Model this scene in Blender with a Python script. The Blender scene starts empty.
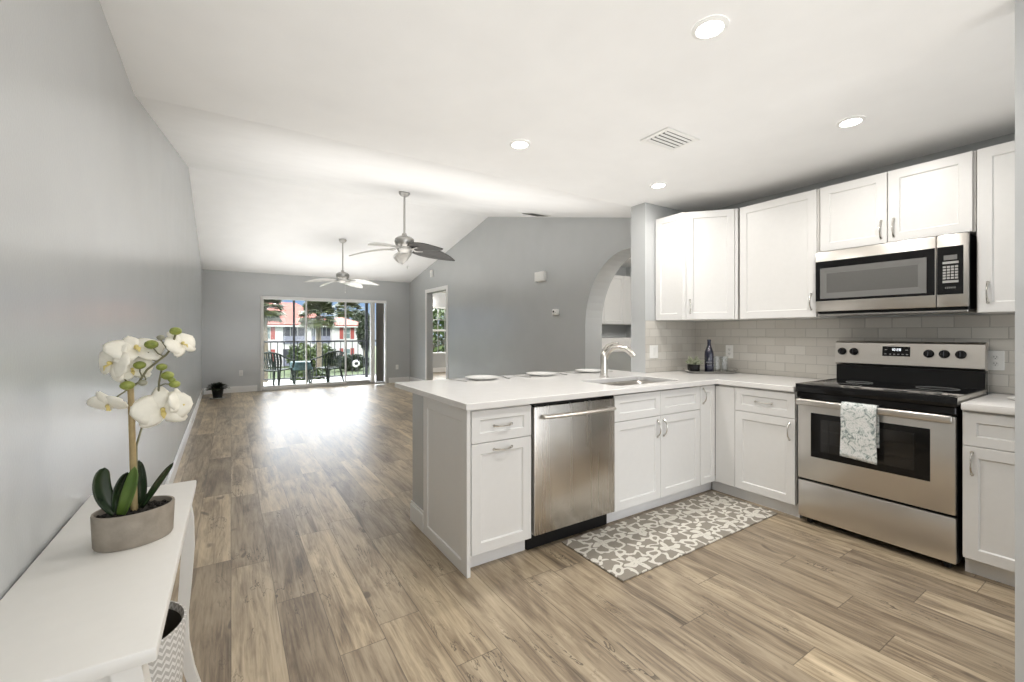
import bpy, bmesh, math, random
from mathutils import Vector, Matrix
random.seed(7)
SC = bpy.context.scene
COL = SC.collection
PI = math.pi

# ------------------------------------------------------------------ camera, world, sun, exposure
cam_data = bpy.data.cameras.new('camera')
cam = bpy.data.objects.new('camera', cam_data)
COL.objects.link(cam)
YAW = math.atan((512 - 231) / 436.5)
cam.location = (0, 0, 1.28)
cam.rotation_euler = (PI / 2, 0, -YAW)
cam_data.sensor_width = 36
cam_data.lens = 36 * 436.5 / 1024
cam_data.shift_y = -8 / 1024
cam_data.clip_start = 0.02
cam_data.clip_end = 400
SC.camera = cam
SC.view_settings.view_transform = 'Standard'
SC.view_settings.look = 'None'
SC.view_settings.exposure = 0.5
SC.view_settings.gamma = 1.0
SC.view_settings.use_curve_mapping = False
SC.cycles.max_bounces = 10
SC.cycles.diffuse_bounces = 6
SC.cycles.glossy_bounces = 5
SC.cycles.transparent_max_bounces = 12
SC.cycles.transmission_bounces = 6
SC.cycles.caustics_reflective = False
SC.cycles.caustics_refractive = False
SC.cycles.sample_clamp_indirect = 6
SC.cycles.use_denoising = True

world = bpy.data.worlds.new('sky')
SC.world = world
world.use_nodes = True
wt = world.node_tree
wt.nodes.clear()
w_out = wt.nodes.new('ShaderNodeOutputWorld')
w_bg = wt.nodes.new('ShaderNodeBackground')
w_tc = wt.nodes.new('ShaderNodeTexCoord')
w_sep = wt.nodes.new('ShaderNodeSeparateXYZ')
w_ramp = wt.nodes.new('ShaderNodeValToRGB')
wt.links.new(w_tc.outputs['Generated'], w_sep.inputs[0])
wt.links.new(w_sep.outputs['Z'], w_ramp.inputs[0])
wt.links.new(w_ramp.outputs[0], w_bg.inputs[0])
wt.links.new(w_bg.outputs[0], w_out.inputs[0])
els = w_ramp.color_ramp.elements
els[0].position = 0.0
els[0].color = (0.72, 0.86, 1.0, 1)
els[1].position = 0.07
els[1].color = (0.36, 0.58, 0.96, 1)
for p, c in ((0.13, (0.48, 0.68, 1.0, 1)), (0.26, (1.0, 1.0, 1.0, 1)), (1.0, (0.86, 0.93, 1.0, 1))):
    e = els.new(p)
    e.color = c
w_mul = wt.nodes.new('ShaderNodeValToRGB')          # unseen upper sky brightened to add glare on floor and walls
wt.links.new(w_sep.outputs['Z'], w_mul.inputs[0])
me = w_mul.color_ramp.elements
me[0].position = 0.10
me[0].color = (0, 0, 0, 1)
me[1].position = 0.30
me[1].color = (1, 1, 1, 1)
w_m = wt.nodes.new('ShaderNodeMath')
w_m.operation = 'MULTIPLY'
w_dir = wt.nodes.new('ShaderNodeMapRange')          # added sky brightness is strongest on the balcony side
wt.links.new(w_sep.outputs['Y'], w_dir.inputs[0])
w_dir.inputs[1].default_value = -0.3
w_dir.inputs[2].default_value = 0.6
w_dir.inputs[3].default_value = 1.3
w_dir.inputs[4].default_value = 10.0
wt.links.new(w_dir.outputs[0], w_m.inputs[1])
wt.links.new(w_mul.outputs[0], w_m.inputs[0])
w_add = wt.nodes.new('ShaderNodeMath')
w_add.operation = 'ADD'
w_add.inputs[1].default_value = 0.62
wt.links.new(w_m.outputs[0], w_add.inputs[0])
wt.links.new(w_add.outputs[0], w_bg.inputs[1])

sun_d = bpy.data.lights.new('sun', 'SUN')
sun_d.energy = 1.7
sun_d.color = (1.0, 0.95, 0.87)
sun_d.angle = 0.01
sun = bpy.data.objects.new('sun', sun_d)
COL.objects.link(sun)
sun.rotation_euler = Vector((0.42, 0.70, -0.58)).to_track_quat('-Z', 'Y').to_euler()
sun.location = (0, -6, 8)


# unseen fill lamps added in mid-room, facing up to brighten the ceiling
def bounce(x_, y_, z_, sx, sy, power):
    ld = bpy.data.lights.new('added_uplight', 'AREA')
    ld.shape = 'RECTANGLE'
    ld.size, ld.size_y = sx, sy
    ld.spread = math.radians(135)
    ld.energy = power
    ld.color = (1.0, 0.985, 0.96)
    lo = bpy.data.objects.new('added_uplight', ld)
    COL.objects.link(lo)
    lo.location = (x_, y_, z_)
    lo.rotation_euler = (PI, 0, 0)
bounce(1.75, 4.9, 1.60, 3.4, 3.6, 30)
bounce(1.75, 8.9, 1.60, 3.6, 3.6, 32)
bounce(1.45, 0.7, 1.45, 3.3, 3.8, 13)
# fill lamp added in the unseen back opening to brighten the cabinet fronts
ld = bpy.data.lights.new('back_fill_light', 'AREA')
ld.shape = 'RECTANGLE'
ld.size, ld.size_y = 4.0, 1.9
ld.energy = 58
ld.color = (1.0, 0.99, 0.97)
lo = bpy.data.objects.new('back_fill_light', ld)
COL.objects.link(lo)
lo.location = (1.7, -2.95, 1.1)
lo.rotation_euler = (PI / 2, 0, 0)


# ------------------------------------------------------------------ node helpers and materials
def new_mat(name):
    m = bpy.data.materials.new(name)
    m.use_nodes = True
    nt = m.node_tree
    return m, nt, nt.nodes['Principled BSDF']


class NX:
    """tiny expression builder over math nodes"""
    def __init__(self, nt):
        self.nt = nt

    def m(self, op, a, b=None, c=None):
        n = self.nt.nodes.new('ShaderNodeMath')
        n.operation = op
        for i, v in enumerate((a, b, c)):
            if v is None:
                continue
            if isinstance(v, (int, float)):
                n.inputs[i].default_value = v
            else:
                self.nt.links.new(v, n.inputs[i])
        return n.outputs[0]

    def vec(self, x, y, z=0.0):
        n = self.nt.nodes.new('ShaderNodeCombineXYZ')
        for i, v in enumerate((x, y, z)):
            if isinstance(v, (int, float)):
                n.inputs[i].default_value = v
            else:
                self.nt.links.new(v, n.inputs[i])
        return n.outputs[0]

    def obj_xyz(self, kind='Object'):
        t = self.nt.nodes.new('ShaderNodeTexCoord')
        s = self.nt.nodes.new('ShaderNodeSeparateXYZ')
        self.nt.links.new(t.outputs[kind], s.inputs[0])
        return s.outputs[0], s.outputs[1], s.outputs[2], t.outputs[kind]

    def noise(self, vec, scale, detail=3, rough=0.55, dist=0.0):
        n = self.nt.nodes.new('ShaderNodeTexNoise')
        self.nt.links.new(vec, n.inputs['Vector'])
        n.inputs['Scale'].default_value = scale
        n.inputs['Detail'].default_value = detail
        n.inputs['Roughness'].default_value = rough
        n.inputs['Distortion'].default_value = dist
        return n.outputs['Fac']

    def white(self, vec):
        n = self.nt.nodes.new('ShaderNodeTexWhiteNoise')
        n.noise_dimensions = '3D'
        self.nt.links.new(vec, n.inputs['Vector'])
        return n.outputs['Value']

    def ramp(self, fac, stops):
        n = self.nt.nodes.new('ShaderNodeValToRGB')
        self.nt.links.new(fac, n.inputs[0])
        e = n.color_ramp.elements
        e[0].position, e[0].color = stops[0][0], (*stops[0][1], 1)
        e[1].position, e[1].color = stops[-1][0], (*stops[-1][1], 1)
        for p, c in stops[1:-1]:
            k = e.new(p)
            k.color = (*c, 1)
        return n.outputs[0]

    def mix(self, fac, a, b, blend='MIX'):
        n = self.nt.nodes.new('ShaderNodeMix')
        n.data_type = 'RGBA'
        n.blend_type = blend
        for s, v in ((n.inputs[0], fac), (n.inputs[6], a), (n.inputs[7], b)):
            if isinstance(v, (int, float)):
                s.default_value = v
            elif isinstance(v, tuple):
                s.default_value = (*v, 1)
            else:
                self.nt.links.new(v, s)
        return n.outputs[2]

    def bump(self, height, strength, dist=0.01):
        n = self.nt.nodes.new('ShaderNodeBump')
        n.inputs['Strength'].default_value = strength
        n.inputs['Distance'].default_value = dist
        self.nt.links.new(height, n.inputs['Height'])
        return n.outputs[0]


def plain(name, color, rough=0.5, metal=0.0, spec=0.5, vary=0.0, scale=30, bump=0.0, bump_scale=200, bdist=0.002, coat=0.0):
    m, nt, b = new_mat(name)
    b.inputs['Base Color'].default_value = (*color, 1)
    b.inputs['Roughness'].default_value = rough
    b.inputs['Metallic'].default_value = metal
    b.inputs['Specular IOR Level'].default_value = spec
    b.inputs['Coat Weight'].default_value = coat
    x = NX(nt)
    if vary or bump:
        co = x.obj_xyz()[3]
    if vary:
        f = x.noise(co, scale)
        lo = tuple(c * (1 - vary) for c in color)
        hi = tuple(min(1, c * (1 + vary)) for c in color)
        nt.links.new(x.ramp(f, [(0.3, lo), (0.7, hi)]), b.inputs['Base Color'])
    if bump:
        nt.links.new(x.bump(x.noise(co, bump_scale, 2), bump, bdist), b.inputs['Normal'])
    return m


def wall_mat(name, color, rough=0.42, bump=0.18):
    return plain(name, color, rough, spec=0.5 if rough > .5 else .8, vary=0.02, scale=3, bump=bump, bump_scale=110, bdist=0.003)


def emission(name, color, strength):
    m = bpy.data.materials.new(name)
    m.use_nodes = True
    nt = m.node_tree
    nt.nodes.clear()
    o = nt.nodes.new('ShaderNodeOutputMaterial')
    e = nt.nodes.new('ShaderNodeEmission')
    e.inputs[0].default_value = (*color, 1)
    e.inputs[1].default_value = strength
    nt.links.new(e.outputs[0], o.inputs[0])
    return m


def pane_mat(name, tint=(1, 1, 1), gloss=0.08, rough=0.02):
    m = bpy.data.materials.new(name)
    m.use_nodes = True
    nt = m.node_tree
    nt.nodes.clear()
    o = nt.nodes.new('ShaderNodeOutputMaterial')
    t = nt.nodes.new('ShaderNodeBsdfTransparent')
    t.inputs[0].default_value = (*tint, 1)
    g = nt.nodes.new('ShaderNodeBsdfGlossy')
    g.inputs['Roughness'].default_value = rough
    mx = nt.nodes.new('ShaderNodeMixShader')
    mx.inputs[0].default_value = gloss
    nt.links.new(t.outputs[0], mx.inputs[1])
    nt.links.new(g.outputs[0], mx.inputs[2])
    nt.links.new(mx.outputs[0], o.inputs[0])
    return m


def floor_mat():
    m, nt, b = new_mat('wood_plank_floor')
    x = NX(nt)
    X, Y, Z, co = x.obj_xyz()
    W, L = 0.182, 1.22
    u = x.m('DIVIDE', X, W)
    ci = x.m('FLOOR', u)
    fu = x.m('FRACT', u)
    off = x.white(x.vec(ci, 3.7, 0))
    v = x.m('ADD', x.m('DIVIDE', Y, L), x.m('MULTIPLY', off, 5.0))
    ri = x.m('FLOOR', v)
    fv = x.m('FRACT', v)
    rid = x.white(x.vec(ci, ri, 1.3))
    rid2 = x.white(x.vec(ci, ri, 8.9))
    sx = x.m('ADD', X, x.m('MULTIPLY', rid, 37.0))
    sy = x.m('ADD', Y, x.m('MULTIPLY', rid2, 53.0))
    grain = x.noise(x.vec(x.m('MULTIPLY', sx, 34.0), x.m('MULTIPLY', sy, 2.2)), 1.0, 6, 0.68, 0.9)
    fine = x.noise(x.vec(x.m('MULTIPLY', sx, 140.0), x.m('MULTIPLY', sy, 5.0)), 1.0, 3, 0.6)
    broad = x.noise(x.vec(x.m('MULTIPLY', sx, 7.0), x.m('MULTIPLY', sy, 1.3)), 1.0, 4, 0.6, 1.2)
    g = x.m('ADD', x.m('MULTIPLY', grain, 0.42), x.m('ADD', x.m('MULTIPLY', fine, 0.13), x.m('MULTIPLY', broad, 0.45)))
    base = x.ramp(g, [(0.33, (0.085, 0.064, 0.045)), (0.44, (0.255, 0.197, 0.137)), (0.54, (0.435, 0.353, 0.25)), (0.66, (0.58, 0.485, 0.36))])
    tone = x.ramp(rid, [(0.0, (0.68, 0.66, 0.64)), (0.25, (0.86, 0.85, 0.83)), (0.6, (1.02, 1.02, 1.0)), (1.0, (1.22, 1.21, 1.15))])
    c = x.mix(1.0, base, tone, 'MULTIPLY')
    # fine dark cracks that wander along the grain
    ck = x.noise(x.vec(x.m('MULTIPLY', sx, 9.0), x.m('MULTIPLY', sy, 1.6)), 1.0, 5, 0.62, 0.6)
    ckl = x.m('LESS_THAN', x.m('ABSOLUTE', x.m('SUBTRACT', ck, 0.5)), 0.006)
    ckm = x.ramp(x.noise(x.vec(x.m('MULTIPLY', sx, 5.0), x.m('MULTIPLY', sy, 2.5), 4.0), 1.0, 2), [(0.50, (0, 0, 0)), (0.60, (1, 1, 1))])
    c = x.mix(x.m('MULTIPLY', x.m('MULTIPLY', ckl, ckm), 0.75), c, (0.06, 0.045, 0.032))
    # knots
    kn = x.noise(x.vec(x.m('MULTIPLY', sx, 11.0), x.m('MULTIPLY', sy, 5.5)), 1.0, 1, 0.4, 0.3)
    kmask = x.ramp(kn, [(0.73, (0, 0, 0)), (0.79, (1, 1, 1))])
    c = x.mix(x.m('MULTIPLY', kmask, 0.7), c, (0.07, 0.05, 0.036))
    du = x.m('MINIMUM', fu, x.m('SUBTRACT', 1.0, fu))
    dv = x.m('MINIMUM', fv, x.m('SUBTRACT', 1.0, fv))
    seam = x.m('MAXIMUM', x.m('LESS_THAN', du, 0.009), x.m('LESS_THAN', dv, 0.0016))
    c = x.mix(x.m('MULTIPLY', seam, 0.6), c, (0.06, 0.045, 0.032))
    nt.links.new(c, b.inputs['Base Color'])
    r = x.m('ADD', 0.27, x.m('MULTIPLY', grain, 0.16))
    nt.links.new(r, b.inputs['Roughness'])
    b.inputs['Specular IOR Level'].default_value = 0.55
    h = x.m('SUBTRACT', x.m('MULTIPLY', grain, 0.4), seam)
    nt.links.new(x.bump(h, 0.25, 0.002), b.inputs['Normal'])
    return m


def tile_mat():
    m, nt, b = new_mat('subway_tile')
    x = NX(nt)
    X, Y, Z, co = x.obj_xyz()
    TW, TH = 0.158, 0.0725
    u0 = x.m('DIVIDE', x.m('ADD', x.m('ADD', X, Y), 0.049), TW)
    v = x.m('DIVIDE', x.m('SUBTRACT', Z, 0.955), TH)
    vi = x.m('FLOOR', v)
    fv = x.m('FRACT', v)
    u = x.m('ADD', u0, x.m('MULTIPLY', x.m('MODULO', vi, 2.0), 0.5))
    ui = x.m('FLOOR', u)
    fu = x.m('FRACT', u)
    du = x.m('MULTIPLY', x.m('MINIMUM', fu, x.m('SUBTRACT', 1.0, fu)), TW)
    dv = x.m('MULTIPLY', x.m('MINIMUM', fv, x.m('SUBTRACT', 1.0, fv)), TH)
    d = x.m('MINIMUM', du, dv)
    grout = x.m('LESS_THAN', d, 0.0018)
    idn = x.white(x.vec(ui, vi, 2.0))
    tone = x.ramp(idn, [(0.0, (0.54, 0.515, 0.47)), (1.0, (0.63, 0.61, 0.565))])
    c = x.mix(grout, tone, (0.40, 0.385, 0.355))
    nt.links.new(c, b.inputs['Base Color'])
    nt.links.new(x.m('ADD', 0.16, x.m('MULTIPLY', grout, 0.6)), b.inputs['Roughness'])
    hgt = x.m('MINIMUM', x.m('DIVIDE', d, 0.004), 1.0)
    nt.links.new(x.bump(hgt, 0.5, 0.002), b.inputs['Normal'])
    return m


def rug_mat():
    m, nt, b = new_mat('rug_damask')
    x = NX(nt)
    X, Y, Z, co = x.obj_xyz()
    wob = x.m('MULTIPLY', x.m('SUBTRACT', x.noise(co, 30, 2), 0.5), 0.40)
    P, Q = 0.30, 0.26
    nw = nt.nodes.new('ShaderNodeTexNoise')
    nt.links.new(co, nw.inputs['Vector'])
    nw.inputs['Scale'].default_value = 11
    nw.inputs['Detail'].default_value = 0.5
    ns = nt.nodes.new('ShaderNodeSeparateXYZ')
    nt.links.new(nw.outputs['Color'], ns.inputs[0])
    X = x.m('ADD', X, x.m('MULTIPLY', x.m('SUBTRACT', ns.outputs[0], 0.5), 0.085))
    Y = x.m('ADD', Y, x.m('MULTIPLY', x.m('SUBTRACT', ns.outputs[1], 0.5), 0.085))
    def lattice(ox, oy):
        px = x.m('SUBTRACT', x.m('FRACT', x.m('ADD', x.m('DIVIDE', X, P), ox)), 0.5)
        py = x.m('SUBTRACT', x.m('FRACT', x.m('ADD', x.m('DIVIDE', Y, Q), oy)), 0.5)
        r = x.m('SQRT', x.m('ADD', x.m('MULTIPLY', px, px), x.m('MULTIPLY', py, py)))
        a = x.m('ARCTAN2', py, px)
        return px, py, r, a
    px, py, r, a = lattice(0.2, 0.13)
    r = x.m('ADD', r, x.m('MULTIPLY', wob, 0.35))
    # eight-lobed flower with split petals
    lob = x.m('ADD', 0.20, x.m('MULTIPLY', 0.10, x.m('COSINE', x.m('MULTIPLY', a, 4.0))))
    pet = x.m('LESS_THAN', r, lob)
    split = x.m('LESS_THAN', x.m('ABSOLUTE', x.m('SINE', x.m('MULTIPLY', a, 4.0))), 0.16)
    split = x.m('MULTIPLY', split, x.m('MULTIPLY', x.m('GREATER_THAN', r, 0.05), x.m('LESS_THAN', r, 0.13)))
    flower = x.m('MULTIPLY', pet, x.m('SUBTRACT', 1.0, split))
    # scrolled ring with gaps
    rr = x.m('ADD', 0.375, x.m('MULTIPLY', 0.06, x.m('COSINE', x.m('MULTIPLY', a, 8.0))))
    ring = x.m('LESS_THAN', x.m('ABSOLUTE', x.m('SUBTRACT', r, rr)), 0.048)
    gap = x.m('GREATER_THAN', x.m('ABSOLUTE', x.m('SINE', x.m('MULTIPLY', a, 2.0))), 0.22)
    ring = x.m('MULTIPLY', ring, gap)
    # small motif at the cell corners
    qx, qy, r2, a2 = lattice(0.7, 0.63)
    lob2 = x.m('ADD', 0.12, x.m('MULTIPLY', 0.07, x.m('COSINE', x.m('ADD', x.m('MULTIPLY', a2, 4.0), PI))))
    small = x.m('MULTIPLY', x.m('LESS_THAN', r2, lob2), x.m('GREATER_THAN', r2, 0.03))
    # curls on the cell edges
    ex, ey, r3, a3 = lattice(0.7, 0.13)
    fx, fy, r4, a4 = lattice(0.2, 0.63)
    c1 = x.m('LESS_THAN', x.m('ABSOLUTE', x.m('SUBTRACT', r3, 0.105)), 0.036)
    c2 = x.m('LESS_THAN', x.m('ABSOLUTE', x.m('SUBTRACT', r4, 0.105)), 0.036)
    patt = x.m('MAXIMUM', x.m('MAXIMUM', flower, ring), x.m('MAXIMUM', small, x.m('MAXIMUM', c1, c2)))
    c = x.mix(patt, (0.335, 0.305, 0.26), (0.75, 0.72, 0.65))
    pile = x.noise(co, 420, 2)
    c = x.mix(0.25, c, x.ramp(pile, [(0.3, (0.3, 0.3, 0.3)), (0.7, (0.95, 0.95, 0.95))]), 'MULTIPLY')
    nt.links.new(c, b.inputs['Base Color'])
    b.inputs['Roughness'].default_value = 0.95
    b.inputs['Specular IOR Level'].default_value = 0.1
    nt.links.new(x.bump(x.m('ADD', pile, patt), 0.5, 0.002), b.inputs['Normal'])
    return m


def towel_mat():
    m, nt, b = new_mat('towel_print')
    x = NX(nt)
    co = x.obj_xyz()[3]
    n1 = x.noise(co, 22, 3, 0.6, 2.4)
    n2 = x.noise(co, 46, 2, 0.5, 3.0)
    c = x.ramp(n1, [(0.36, (0.26, 0.31, 0.31)), (0.43, (0.56, 0.62, 0.60)), (0.5, (0.78, 0.80, 0.79)), (0.6, (0.82, 0.83, 0.82))])
    lines = x.ramp(x.m('ABSOLUTE', x.m('SUBTRACT', n2, 0.5)), [(0.0, (0.45, 0.48, 0.50)), (0.03, (1, 1, 1))])
    c = x.mix(0.8, c, lines, 'MULTIPLY')
    nt.links.new(c, b.inputs['Base Color'])
    b.inputs['Roughness'].default_value = 0.9
    return m


def steel_mat(name='brushed_steel', color=(0.62, 0.59, 0.55), rough=0.3, axis='x'):
    m, nt, b = new_mat(name)
    x = NX(nt)
    X, Y, Z, co = x.obj_xyz()
    v = x.vec(x.m('MULTIPLY', X, 3.0), x.m('MULTIPLY', Y, 3.0), x.m('MULTIPLY', Z, 420.0)) if axis == 'x' else \
        x.vec(x.m('MULTIPLY', X, 30.0), x.m('MULTIPLY', Y, 30.0), x.m('MULTIPLY', Z, 0.8))
    n = x.noise(v, 1.0, 2)
    b.inputs['Base Color'].default_value = (*color, 1)
    b.inputs['Metallic'].default_value = 1.0
    nt.links.new(x.m('ADD', rough - 0.02, x.m('MULTIPLY', n, 0.04)), b.inputs['Roughness'])
    nt.links.new(x.bump(n, 0.006, 0.001), b.inputs['Normal'])
    return m


def chevron_mat():
    m, nt, b = new_mat('woven_chevron')
    x = NX(nt)
    X, Y, Z, co = x.obj_xyz()
    a = x.m('MULTIPLY', x.m('ARCTAN2', Y, X), 40 / (2 * PI))
    zz = x.m('ABSOLUTE', x.m('SUBTRACT', x.m('FRACT', a), 0.5))
    t = x.m('FRACT', x.m('ADD', x.m('DIVIDE', Z, 0.019), x.m('MULTIPLY', zz, 1.3)))
    strp = x.m('LESS_THAN', t, 0.45)
    c = x.mix(strp, (0.50, 0.485, 0.46), (0.78, 0.77, 0.745))
    nt.links.new(c, b.inputs['Base Color'])
    b.inputs['Roughness'].default_value = 0.85
    nt.links.new(x.bump(strp, 0.6, 0.004), b.inputs['Normal'])
    return m


def roof_mat():
    m, nt, b = new_mat('red_roof_tile')
    x = NX(nt)
    X, Y, Z, co = x.obj_xyz()
    row = x.m('FRACT', x.m('DIVIDE', Y, 0.45))
    n = x.noise(co, 2.0, 3)
    c = x.ramp(x.m('ADD', x.m('MULTIPLY', row, 0.4), x.m('MULTIPLY', n, 0.6)),
               [(0.25, (0.19, 0.050, 0.034)), (0.75, (0.31, 0.095, 0.068))])
    nt.links.new(c, b.inputs['Base Color'])
    b.inputs['Roughness'].default_value = 0.85
    return m


def leaf_mat(name, lo, hi, rough=0.5, scale=3.0):
    m, nt, b = new_mat(name)
    x = NX(nt)
    co = x.obj_xyz()[3]
    n = x.noise(co, scale, 3)
    nt.links.new(x.ramp(n, [(0.3, lo), (0.7, hi)]), b.inputs['Base Color'])
    b.inputs['Roughness'].default_value = rough
    return m


M = {}
M['wall'] = wall_mat('grey_wall_paint', (0.50, 0.515, 0.52), 0.22, 0.10)
M['ceiling'] = wall_mat('white_ceiling_paint', (0.85, 0.85, 0.845), 0.9, 0.08)
M['trim'] = plain('white_trim_paint', (0.80, 0.80, 0.79), 0.35)
M['floor'] = floor_mat()
M['tile'] = tile_mat()
M['cab'] = plain('white_cabinet_paint', (0.755, 0.753, 0.742), 0.38, vary=0.01)
M['cab_in'] = plain('cabinet_carcass', (0.72, 0.71, 0.685), 0.5, vary=0.01)
M['kick'] = plain('toe_kick_paint', (0.78, 0.78, 0.78), 0.5, vary=0.01)
M['quartz'] = plain('white_quartz', (0.79, 0.78, 0.765), 0.16, vary=0.025, scale=14)
M['steel'] = steel_mat()
M['steel_v'] = steel_mat('vertical_brushed_steel', (0.60, 0.57, 0.53), 0.27, 'z')
M['nickel'] = plain('satin_nickel', (0.66, 0.64, 0.60), 0.24, metal=1.0, vary=0.02)
M['nickel_dark'] = plain('dark_satin_nickel', (0.45, 0.44, 0.42), 0.28, metal=1.0, vary=0.02)
M['fan_metal'] = plain('brushed_fan_metal', (0.50, 0.49, 0.47), 0.35, metal=1.0, vary=0.03)
M['black_gloss'] = plain('black_enamel', (0.006, 0.006, 0.0065), 0.10, spec=0.32)
M['black'] = plain('black_plastic', (0.010, 0.010, 0.0105), 0.45, spec=0.25, vary=0.05)
M['oven_glass'] = plain('dark_oven_glass', (0.016, 0.015, 0.014), 0.06, spec=0.5)
M['mw_glass'] = plain('grey_mesh_glass', (0.115, 0.115, 0.11), 0.22, spec=0.5, vary=0.06, scale=260)
M['mw_bezel'] = plain('grey_window_bezel', (0.16, 0.16, 0.155), 0.3)
M['white_plastic'] = plain('white_plastic', (0.82, 0.82, 0.80), 0.35)
M['key'] = plain('keypad_print', (0.36, 0.36, 0.35), 0.5)
M['ceramic'] = plain('white_ceramic', (0.80, 0.80, 0.78), 0.14)
M['ceramic_grey'] = plain('grey_ceramic', (0.40, 0.41, 0.40), 0.2)
M['bottle'] = plain('dark_blue_glass', (0.006, 0.007, 0.030), 0.06, spec=0.6, coat=0.5)
M['clear'] = pane_mat('clear_glass', (0.93, 0.94, 0.94), 0.16, 0.03)
M['pane'] = pane_mat('window_pane', (0.97, 0.98, 0.98), 0.025, 0.01)
M['rug'] = rug_mat()
M['towel'] = towel_mat()
M['concrete'] = plain('grey_brown_concrete', (0.285, 0.25, 0.205), 0.75, vary=0.14, scale=28, bump=0.2, bump_scale=160)
M['soil'] = plain('dark_soil', (0.020, 0.017, 0.013), 0.95, vary=0.5, scale=120, bump=0.8, bump_scale=180, bdist=0.006)
M['table'] = plain('white_table_lacquer', (0.78, 0.765, 0.73), 0.4, vary=0.01)
M['orchid_leaf'] = leaf_mat('orchid_leaf', (0.006, 0.014, 0.008), (0.022, 0.042, 0.014), 0.26, 9)
M['orchid_leaf_light'] = leaf_mat('light_orchid_leaf', (0.07, 0.13, 0.02), (0.13, 0.20, 0.04), 0.3, 9)
M['petal'] = plain('cream_petal', (0.83, 0.80, 0.70), 0.6, vary=0.04, scale=60)
M['lip'] = plain('yellow_lip', (0.70, 0.58, 0.22), 0.6, vary=0.1, scale=80)
M['bud'] = leaf_mat('green_bud', (0.16, 0.20, 0.03), (0.36, 0.40, 0.10), 0.45, 60)
M['bud_grey'] = leaf_mat('grey_green_bud', (0.22, 0.22, 0.17), (0.36, 0.36, 0.27), 0.5, 60)
M['stem'] = leaf_mat('brown_green_stem', (0.12, 0.115, 0.06), (0.22, 0.21, 0.12), 0.6, 40)
M['stake'] = plain('bamboo_stake', (0.33, 0.25, 0.12), 0.6, vary=0.2, scale=40)
M['chevron'] = chevron_mat()
M['dark_inside'] = plain('dark_lining', (0.07, 0.065, 0.055), 0.9)
M['bronze'] = plain('dark_bronze_metal', (0.035, 0.037, 0.042), 0.45, vary=0.05)
M['balcony'] = plain('pale_balcony_floor', (0.70, 0.69, 0.70), 0.35, vary=0.03, scale=4)
M['chair'] = plain('dark_green_plastic', (0.030, 0.042, 0.033), 0.65, spec=0.25, vary=0.1, scale=12)
M['teal'] = plain('teal_cover', (0.06, 0.12, 0.125), 0.6, vary=0.4, scale=14)
M['stucco'] = plain('white_stucco', (0.74, 0.73, 0.74), 0.9, vary=0.02, scale=2)
M['roof'] = roof_mat()
M['screen'] = plain('dark_screen', (0.055, 0.058, 0.075), 0.7, vary=0.2, scale=1.5)
M['rail_grey'] = plain('grey_rail_panel', (0.25, 0.26, 0.34), 0.7, vary=0.15, scale=3)
M['shutter'] = plain('red_shutter', (0.42, 0.10, 0.09), 0.7)
M['glass_far'] = plain('far_window_glass', (0.22, 0.28, 0.29), 0.2)
M['grass'] = plain('lawn', (0.05, 0.07, 0.022), 0.95, vary=0.35, scale=1.2)
M['path'] = plain('pale_pavement', (0.40, 0.39, 0.385), 0.9, vary=0.05, scale=1)
M['palm'] = leaf_mat('palm_frond', (0.022, 0.038, 0.012), (0.11, 0.125, 0.040), 0.5, 1.2)
M['trunk'] = plain('palm_trunk', (0.24, 0.20, 0.155), 0.9, vary=0.3, scale=5)
M['bush'] = leaf_mat('bright_leaves', (0.020, 0.042, 0.010), (0.10, 0.14, 0.035), 0.5, 1.2)
M['dark_bush'] = leaf_mat('dark_leaves', (0.008, 0.018, 0.007), (0.045, 0.065, 0.025), 0.6, 1.0)
M['house_leaf'] = leaf_mat('small_dark_leaf', (0.008, 0.014, 0.008), (0.02, 0.035, 0.016), 0.5, 20)
M['succulent'] = leaf_mat('pale_green_leaf', (0.16, 0.20, 0.10), (0.58, 0.60, 0.46), 0.5, 50)
M['blind'] = plain('grey_blind_slat', (0.24, 0.235, 0.22), 0.7, vary=0.05)
M['fan_shaded'] = plain('shaded_fan_blade', (0.05, 0.048, 0.045), 0.5, vary=0.2, scale=20)  # shade painted in: darker copy of the silver blade
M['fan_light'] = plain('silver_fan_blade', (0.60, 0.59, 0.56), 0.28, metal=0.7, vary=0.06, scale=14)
M['lamp'] = emission('lamp_glow', (1.0, 0.98, 0.95), 14)
M['digit'] = emission('clock_digit', (0.9, 0.95, 1.0), 1.3)


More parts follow.
